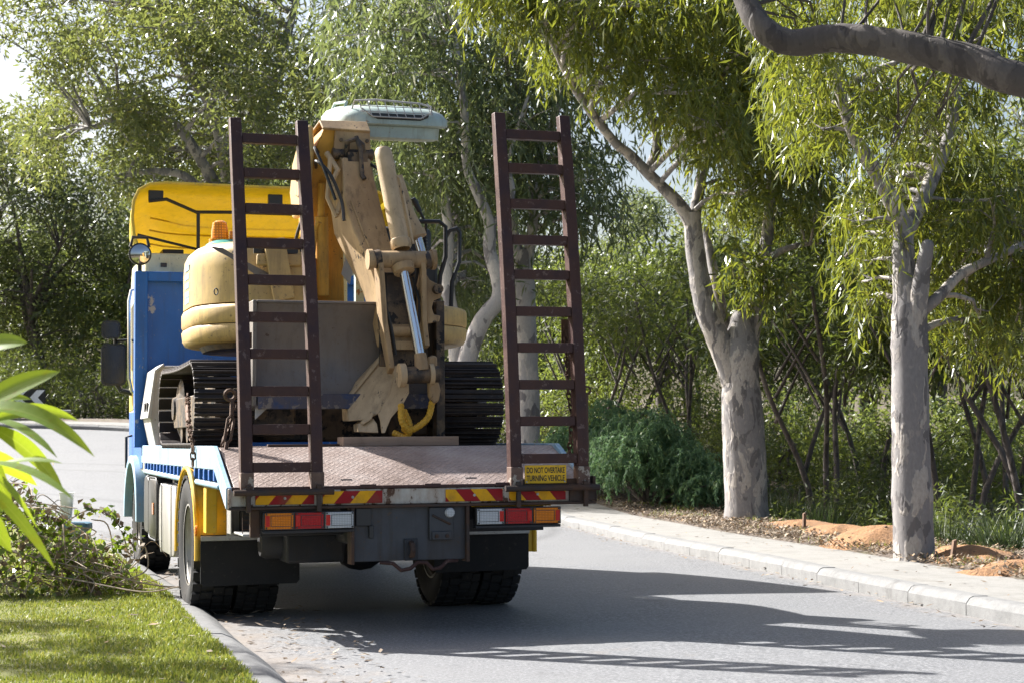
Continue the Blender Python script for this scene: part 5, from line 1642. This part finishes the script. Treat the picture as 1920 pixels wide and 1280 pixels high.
chain([(-1.04, .80, 1.50), (-1.09, .76, 1.35), (-1.14, .72, 1.22)], 'thin chain beside the load binder at the rear of the left track', .9)


def binder(m):
    m.tube([(-1.075 + .035 * math.cos(a), .80, 1.56 + .035 * math.sin(a)) for a in np.linspace(0, 6.28, 13)], .013, 7)
    m.tube([(-1.06, .80, 1.53), (-1.07, .76, 1.42)], .014, 8)
    m.tube([(-1.07, .76, 1.42), (-1.095, .75, 1.40), (-1.125, .70, 1.26), (-1.11, .69, 1.235)], .010, 7)
    m.tube([(-1.07, .76, 1.42), (-1.055, .75, 1.39), (-1.085, .69, 1.26), (-1.11, .69, 1.235)], .010, 7)
    m.tube([(-1.11, .69, 1.24), (-1.13, .66, 1.13)], .014, 8)
    m.tube([(-1.13 + .032 * math.cos(a), .655, 1.10 + .032 * math.sin(a)) for a in np.linspace(0, 6.28, 13)], .012, 7)


deck_thing('load_binder', binder, 'chain', (-1.12, .66, 1.08), 'rusty turnbuckle load binder with an eye at each end, beside the left ramp', 'load binder', None, 0)
deck_thing('shackle', lambda m: m.tube([(1.235, .10, 1.10), (1.24, .12, 1.45), (1.245, .13, 1.55)], .009, 7).tube([(1.245 + .026 * math.cos(a), .13, 1.575 + .026 * math.sin(a)) for a in np.linspace(0, 6.28, 11)], .008, 6), 'chain', (1.24, .1, 1.02), 'rusty ringed rod standing just outside the right ramp', 'rod', None, 0)

# ------------------------------------------------------------------ verge: sand, stakes, mulch
for i, (px, Y, rx, ry, h, lab) in enumerate([
    (1905, 15.1, .8, 1.0, .18, 'orange sand mound in half shade at the right edge of the picture'),
    (1815, 16.6, .75, 1.1, .22, 'orange sand mound right behind the straight gum trunk'),
    (1655, 18.9, .85, 1.2, .30, 'tallest sunlit orange sand mound, just left of the straight gum trunk'),
    (1575, 20.9, .85, 1.2, .22, 'orange sand mound with a stake, second left of the straight gum'),
    (1500, 22.9, .9, 1.2, .19, 'low orange sand mound beside the rusty stake, right of the forked gum'),
    (1345, 30.2, .75, .7, .42, 'brownish sand mound touching the left side of the forked gum'),
    (1275, 32.4, .8, .7, .42, 'brownish sand mound in front of the juniper')]):
    x = (px - 960) / FPX * Y
    n, k = 26, 12
    ph = [rnd.uniform(0, 6.28) for _ in range(4)]
    secs = []
    for j in range(k + 1):
        t = j / k
        q = []
        for a in range(n):
            th = 2 * math.pi * a / n
            rr = t if j else 0.01
            w_ = 1 + .12 * math.sin(2 * th + ph[0]) + .08 * math.sin(3 * th + ph[1]) + .05 * math.sin(7 * th + ph[2] + 3 * t)
            q.append((rx * rr * w_ * math.cos(th), ry * rr * w_ * math.sin(th), h * (1 - rr ** 2) * (1 + .35 * rr * math.sin(4 * th + ph[3] + 5 * t)) + rnd.uniform(-.022, .022) * rr - .10 * t))
        secs.append(q)
    mb = MB().loft(secs)
    o = mb.build('sand_mound', M['sand'], None, 0, smooth=60)
    o.location = (x, Y, H(Y) + .06)
    tag(o, lab, 'sand mound', 'orange sand mounds along the verge')
for px, py, Y, tilt, lab in ((1505, 985, 22.2, .02, 'short rusty stake standing by the lowest orange mound'), (1652, 1005, 18.7, .12, 'wooden stake leaning right in front of the tallest sand mound'),
                             (1780, 1050, 16.0, .14, 'wooden stake leaning right beside the straight gum trunk'), (1322, 948, 29.4, -.02, 'short dark stake in front of the brownish sand')):
    x = (px - 960) / FPX * Y
    o = MB().prism([(-.02, -.1), (.02, -.1), (.02, .22), (.012, .235), (-.015, .22)], 1, -.018, .018).build('stake', M['stake'], None, .002)
    o.location = (x, Y, H(Y) + .13)
    o.rotation_euler = (0, tilt, .3)
    tag(o, lab, 'stake', 'wooden stakes along the sand')


def scatter_strip(C, NRM, n, o0, o1, y0, y1, sign=1):
    idx = [i for i in range(len(C)) if y0 <= C[i].y <= y1]
    P = []
    for _ in range(n):
        i = idx[0] + (idx[-1] - idx[0] - 1) * rnd.random()
        j = int(i)
        f = i - j
        p = C[j].lerp(C[j + 1], f)
        q = NRM[j].lerp(NRM[j + 1], f)
        o = rnd.uniform(o0, o1)
        P.append((p.x + q.x * o * sign, p.y + q.y * o * sign))
    return np.array(P)


def flat_bits(name, xy, z, L, W, mat, kind='stuff', tilt=.35):
    n = len(xy)
    P = np.column_stack([xy, [H(y) for y in xy[:, 1]]])
    P[:, 2] += z if np.isscalar(z) else z
    a = rng.uniform(0, 6.28, n)
    D = np.column_stack([np.cos(a), np.sin(a), rng.uniform(-.05, tilt, n)])
    L = rng.uniform(*L, n)
    W = rng.uniform(*W, n)
    D = unit(D)
    S = np.column_stack([-np.sin(a), np.cos(a), rng.uniform(-tilt, tilt, n)])
    v = np.stack([P, P + D * (L * .4)[:, None] + S * (W * .5)[:, None], P + D * L[:, None], P + D * (L * .5)[:, None] - S * (W * .5)[:, None]], 1).reshape(-1, 3)
    o = link(name, arr_mesh(name, v, np.arange(4 * n).reshape(n, 4), mat))
    o['kind'] = kind
    return o


flat_bits('mulch', scatter_strip(RC, RN, 16000, 1.12, 2.75, 8, 34), rng.uniform(.135, .185, 16000), (.03, .09), (.012, .035), M['leaf_dry'], tilt=.7)
flat_bits('fallen_leaves', np.concatenate([scatter_strip(RC, RN, 350, -.35, .15, 8, 30), scatter_strip(RC, RN, 130, .17, 1.1, 8, 30), scatter_strip(LC, LN, 900, .06, .75, 5, 25), scatter_strip(LC, LN, 240, -2.8, -.2, 5, 22)]),
          np.concatenate([rng.uniform(.004, .02, 350), np.full(130, .137), rng.uniform(.004, .03, 900), np.full(240, .115)]), (.03, .09), (.012, .03), M['leaf_dry'])
sx_ = scatter_strip(RC, RN, 2600, 1.0, 1.9, 13, 25)
flat_bits('leaf_scraps', sx_, rng.uniform(.14, .22, 2600), (.03, .08), (.01, .03), M['leaf_dry'], tilt=.9)
# weeds and tufts in the mulch
wx = scatter_strip(RC, RN, 60, 1.3, 2.5, 10, 32)
P = np.repeat(np.column_stack([wx, [H(y) + .14 for y in wx[:, 1]]]), 30, 0) + rng.normal(size=(1800, 3)) * np.array([.10, .10, .0])
D = rng.normal(size=(1800, 3)) * .5 + np.array([0, 0, 1.0])
v, f = leaf_quads(P, D, rng.uniform(.05, .12, 1800), rng.uniform(.006, .012, 1800))
o = link('weeds', arr_mesh('weeds', v, f, M['grass'])); o['kind'] = 'stuff'

# grass on the lawn
n = 120000
yy = 7.2 + 11.5 * rng.uniform(0, 1, n) ** 1.35
lx = np.interp(yy, [p.y for p in LC[:90]], [p.x for p in LC[:90]]) - .19
xx = lx - np.abs(rng.uniform(-.01, 1, n)) * (1.2 + .31 * yy + lx)
P = np.column_stack([xx, yy, np.full(n, .075)])
clump = .5 + .5 * np.sin(xx * 5.1 + np.sin(yy * 3.3) * 2) * np.sin(yy * 4.3 + np.cos(xx * 2.7) * 2)
D = rng.normal(size=(n, 3)) * np.array([.55, .55, .2]) + np.array([0, 0, 1.0])
v, f = leaf_quads(P, D, rng.uniform(.022, .045, n) * (.75 + .5 * clump), rng.uniform(.005, .010, n))
o = link('grass', arr_mesh('grass', v, f, M['grass'])); o['kind'] = 'stuff'
# a few spiky sedges in the shade of the bush
for i, (px, Y, s, lab) in enumerate(((1470, 26.5, 1.0, 'spiky sedge at the foot of the bush right of the forked gum'), (1545, 24.4, .9, 'spiky sedge behind the orange mounds'), (1880, 18.3, 1.1, 'spiky sedge in the dark corner at the right edge'), (1765, 19.6, .9, 'spiky sedge behind the straight gum'))):
    x = (px - 960) / FPX * Y
    n = 420
    D = rng.normal(size=(n, 3)) * np.array([.6, .6, .15]) + np.array([0, 0, 1.0])
    v, f = leaf_quads(rng.normal(size=(n, 3)) * np.array([.08, .08, .0]), D, rng.uniform(.5, .95, n) * s, rng.uniform(.012, .022, n), .25)
    o = link('sedge', arr_mesh('sedge', v, f, M['leaf_sedge']), None, (x, Y, H(Y) - .25))
    tag(o, lab, 'sedge', 'sedges of the bush')

# ------------------------------------------------------------------ heap of cut creeper on the lawn
bp_ = Vector((-4.05, 13.7, .085))
heap = tag(empty('brush_pile', bp_), 'heap of cut ivy and dry twigs on the lawn beside the kerb', 'brush pile')


def heap_pt(shell=.3):
    d = ball_pts(1, shell)[0]
    x, y = d[0] * 1.2, d[1] * .8
    return Vector((x, y, abs(d[2]) * .98 * max(.25, 1 - .5 * max(0, x) - .1 * abs(x))))


mb = MB()
for _ in range(420):
    a = heap_pt(.45)
    d = Vector((rnd.gauss(0, 1), rnd.gauss(0, 1), rnd.gauss(.1, .6))).normalized() * rnd.uniform(.15, .5)
    b = a + d
    b.z = max(.02, b.z - .1)
    m_ = a.lerp(b, .5) + Vector((rnd.gauss(0, .07), rnd.gauss(0, .07), rnd.gauss(.05, .06)))
    r_ = rnd.uniform(.002, .006)
    mb.tube(spline3([a, m_, b], 4), [r_] * 8 + [r_ * .5], 4)
for pts in ([(.3, 0, .3), (.75, -.05, .62), (1.0, -.1, .55), (1.12, -.1, .25)], [(.5, -.2, .15), (.95, -.3, .35), (1.22, -.3, .42), (1.3, -.35, .2), (1.1, -.4, .1)], [(.4, -.5, .2), (.9, -.6, .12), (1.35, -.75, .06), (1.62, -.8, .1)], [(.2, -.4, .35), (.9, -.5, .2), (1.5, -.55, .08), (2.0, -.4, .12)]):
    mb.tube(spline3(pts, 8), .006, 5)
o = mb.build('twigs', M['twig'], heap, 0, recalc=False); o['kind'] = 'stuff'
P = np.array([heap_pt(.6) for _ in range(3200)])
q = [spline3(pp, 8) for pp in ([(.3, 0, .3), (.75, -.05, .62), (1.0, -.1, .55), (1.12, -.1, .25)], [(.5, -.2, .15), (.95, -.3, .35), (1.22, -.3, .42)])]
P = np.concatenate([P, np.array([tuple(p + Vector((rnd.gauss(0, .03), rnd.gauss(0, .03), rnd.gauss(0, .03)))) for c in q for p in c for _ in range(4)])])
D = rng.normal(size=P.shape)
v, f = leaf_quads(P, D, rng.uniform(.04, .085, len(P)), rng.uniform(.03, .06, len(P)), .2)
o = link('ivy_leaves', arr_mesh('ivy_leaves', v, f, [M['leaf_ivy'], M['leaf_dry']], mi=(rng.uniform(0, 1, len(P)) < .32).astype(int)), heap); o['kind'] = 'stuff'

# pale cup on a blue tub behind the heap
tub = MB().rbox(rrect(-.15, .10, -.12, .12, .04, 4), 2, [(0, .03), (.40, .0), (.44, -.015), (.46, -.015)]).build('tub', flat('blue_tub', (.20, .23, .25), .5), None, 0)
tub.location = ((150 - 960) / FPX * 16.4, 16.4, .0)
tag(tub, 'pale blue plastic tub standing behind the brush heap', 'tub')
l_ = MB().rbox(rrect(-.162, .112, -.132, .132, .05, 4), 2, [(.461, 0), (.49, 0), (.50, .03)]).build('tub_lid', flat('blue_lid', (.08, .17, .24), .5), tub, 0)
m_cup, nt_, b__ = nodes('frosted_cup')
b__.inputs['Base Color'].default_value = (.78, .80, .80, 1)
b__.inputs['Roughness'].default_value = .3
b__.inputs['Transmission Weight'].default_value = .45
cup = MB().lathe([(0, 0), (.045, 0), (.065, .26), (.072, .27), (.062, .265), (.042, .01), (0, .008)], (0, 0, 0), 2, 24).build('cup', m_cup, None, 0)
cup.location = ((128 - 960) / FPX * 16.35, 16.35, .501)
tag(cup, 'tall frosted plastic cup standing on the blue tub', 'cup')

# ------------------------------------------------------------------ far kerb: chevron board and guard rail
Y = 52.2
cb = tag(empty('chevron_board', ((20 - 960) / FPX * Y, Y, H(Y)), (0, 0, R(14))), 'black curve board with white chevrons beyond the road', 'road sign')
MB().box(-1.0, 1.0, -.015, .015, .50, 1.02).build('board', P_['ink'], cb, .004)
wh = flat('white_sheeting', (.8, .8, .8), .4)
for k in range(4):
    x = -.95 + k * .5
    MB().prism([(x, .76), (x + .20, .985), (x + .43, .985), (x + .23, .76), (x + .43, .535), (x + .20, .535)], 1, -.024, -.017).build('chevron', wh, cb, .001)
for x in (-.7, .7): MB().box(x - .03, x + .03, .0155, .06, -.3, .98).build('post', P_['galv'], cb, .004)
gr = tag(empty('guard_rail', ((30 - 960) / FPX * 51.6, 51.6, H(51.6)), (0, 0, R(4))), 'low grey pipe rail in front of the chevron board', 'guard rail')
MB().tube([(-4, 0, .42), (1.6, 0, .38)], .05, 10).build('rail', P_['galv'], gr, 0)
for x in (-3, -1.4, .1, 1.4): MB().tube([(x, 0, -.3), (x, 0, .36)], .045, 8).build('post', P_['galv'], gr, 0)

# ------------------------------------------------------------------ frangipani leaves reaching in from the left
fl_m, nt_, b__ = nodes('frangipani_leaf')
ob = N(nt_, 'ShaderNodeObjectInfo')
vv = mapped(nt_, (1, 1, 1), 'UV')
cc = ramp(nt_, ob.outputs['Random'], [(0, (.055, .13, .02)), (.5, (.085, .17, .022)), (1, (.14, .23, .025))])
sx = N(nt_, 'ShaderNodeSeparateXYZ'); nt_.links.new(vv, sx.inputs[0])
pp = N(nt_, 'ShaderNodeMath', operation='PINGPONG'); nt_.links.new(sx.outputs['Y'], pp.inputs[0]); pp.inputs[1].default_value = .035
rib = ramp(nt_, pp.outputs[0], [(.0, (.0, .0, .0)), (.12, (1, 1, 1))])
mid = N(nt_, 'ShaderNodeMath', operation='PINGPONG'); nt_.links.new(sx.outputs['X'], mid.inputs[0]); mid.inputs[1].default_value = .5
cc2 = mixc(nt_, rib, (.15, .24, .05), cc)
cc2 = mixc(nt_, ramp(nt_, mid.outputs[0], [(.46, (0, 0, 0)), (.485, (1, 1, 1))]), cc2, (.26, .33, .10))
cc2 = mixc(nt_, ramp(nt_, noise(nt_, mapped(nt_, (1, 1, 1)), 14, 5), [(.60, (0, 0, 0)), (.66, (.7, .7, .7))]), cc2, (.16, .13, .03))
nt_.links.new(cc2, b__.inputs['Base Color'])
b__.inputs['Roughness'].default_value = .35
tr = N(nt_, 'ShaderNodeBsdfTranslucent'); nt_.links.new(mixc(nt_, .7, cc2, (.42, .50, .01)), tr.inputs['Color'])
mx = N(nt_, 'ShaderNodeMixShader'); mx.inputs[0].default_value = .5
nt_.links.new(b__.outputs[0], mx.inputs[1]); nt_.links.new(tr.outputs[0], mx.inputs[2])
nt_.links.new(mx.outputs[0], nt_.nodes['Material Output'].inputs['Surface'])
stem_m = flat('frangipani_stem', (.20, .19, .16), .7, 0, .2, 8)
fb = Vector((-1.95, 5.2, .08))
fr = tag(empty('frangipani', fb), 'frangipani with long glossy leaves reaching in from the left edge', 'plant')
mb = MB()
heads = [Vector((-1.62, 5.0, 1.40)), Vector((-1.60, 5.2, 1.22)), Vector((-1.63, 4.9, 1.05))]
mb.tube([(0, 0, 0), (.02, 0, .4), (.0, -.02, .7)], [.05, .045, .04], 10)
for h in heads: mb.tube([(0, -.02, .68), ((h - fb) * .6 + Vector((-.08, 0, .1))), h - fb], [.035, .03, .024], 9)
mb.build('stem', stem_m, fr, 0)


def frond(a, b, w, arch, roll):
    a, b = Vector(a), Vector(b)
    d = b - a
    up = Vector((0, 0, 1))
    side = d.cross(Vector((.25, -.75, .75 - .5 * roll))).normalized()
    side = (Matrix.Rotation(.7 * roll, 3, d.normalized()) @ side).normalized()
    nrm = side.cross(d).normalized()
    if nrm.z < 0: nrm = -nrm
    K_ = 14
    vs, fs, uv = [], [], []
    for k in range(K_ + 1):
        t = k / K_
        c = a + d * t + up * arch * d.length * 4 * t * (1 - t)
        ww = w * .5 * (math.sin(math.pi * min(1, t ** .85)) ** .75 + (.06 if t < .9 else 0)) * (1 if t < 1 else 0)
        for s in (-1, -.5, 0, .5, 1):
            vs.append(c + side * ww * s + nrm * abs(s) * ww * .28 - fb)
            uv.append((s * .5 + .5, t))
    for k in range(K_):
        for j in range(4): fs.append((k * 5 + j, k * 5 + j + 1, (k + 1) * 5 + j + 1, (k + 1) * 5 + j))
    me = bpy.data.meshes.new('leaf')
    me.from_pydata(vs, [], fs)
    me.materials.append(fl_m)
    ul = me.uv_layers.new(name='UVMap')
    for lp_ in me.loops: ul.data[lp_.index].uv = uv[lp_.vertex_index]
    me.polygons.foreach_set('use_smooth', [True] * len(me.polygons))
    link('leaf', me, fr)


for hx, hy, tx, ty, Y, dY, w, arch, roll in [
    (-45, 655, 52, 643, 5.0, -.05, .055, .05, .3), (-50, 770, 113, 696, 4.9, -.15, .060, .04, .5), (-20, 790, 147, 788, 5.0, .1, .045, .12, .25),
    (-60, 770, 178, 856, 4.8, -.1, .062, .13, -.1), (-60, 790, 108, 858, 5.1, -.2, .055, .1, -.5), (-40, 885, 118, 868, 4.8, -.1, .04, .06, -.4),
    (-50, 870, 138, 936, 4.7, -.2, .045, .08, -.4), (-20, 800, 122, 925, 5.0, .1, .055, .10, .2), (-60, 890, 104, 1068, 4.7, -.1, .036, .08, .1),
    (-30, 875, 70, 990, 4.9, .1, .035, .08, -.3), (-40, 830, 26, 975, 5.0, 0, .045, .1, .5), (-60, 935, 22, 1035, 4.9, 0, .06, .05, .9),
    (-70, 760, 60, 748, 5.2, .1, .06, .06, -.2), (-60, 720, 30, 760, 5.2, .2, .06, .06, .8), (-70, 850, 70, 910, 5.2, .2, .06, .08, 1.0)]:
    frond(at(hx, hy, Y), at(tx, ty, Y + dY), w * .95, arch, roll)
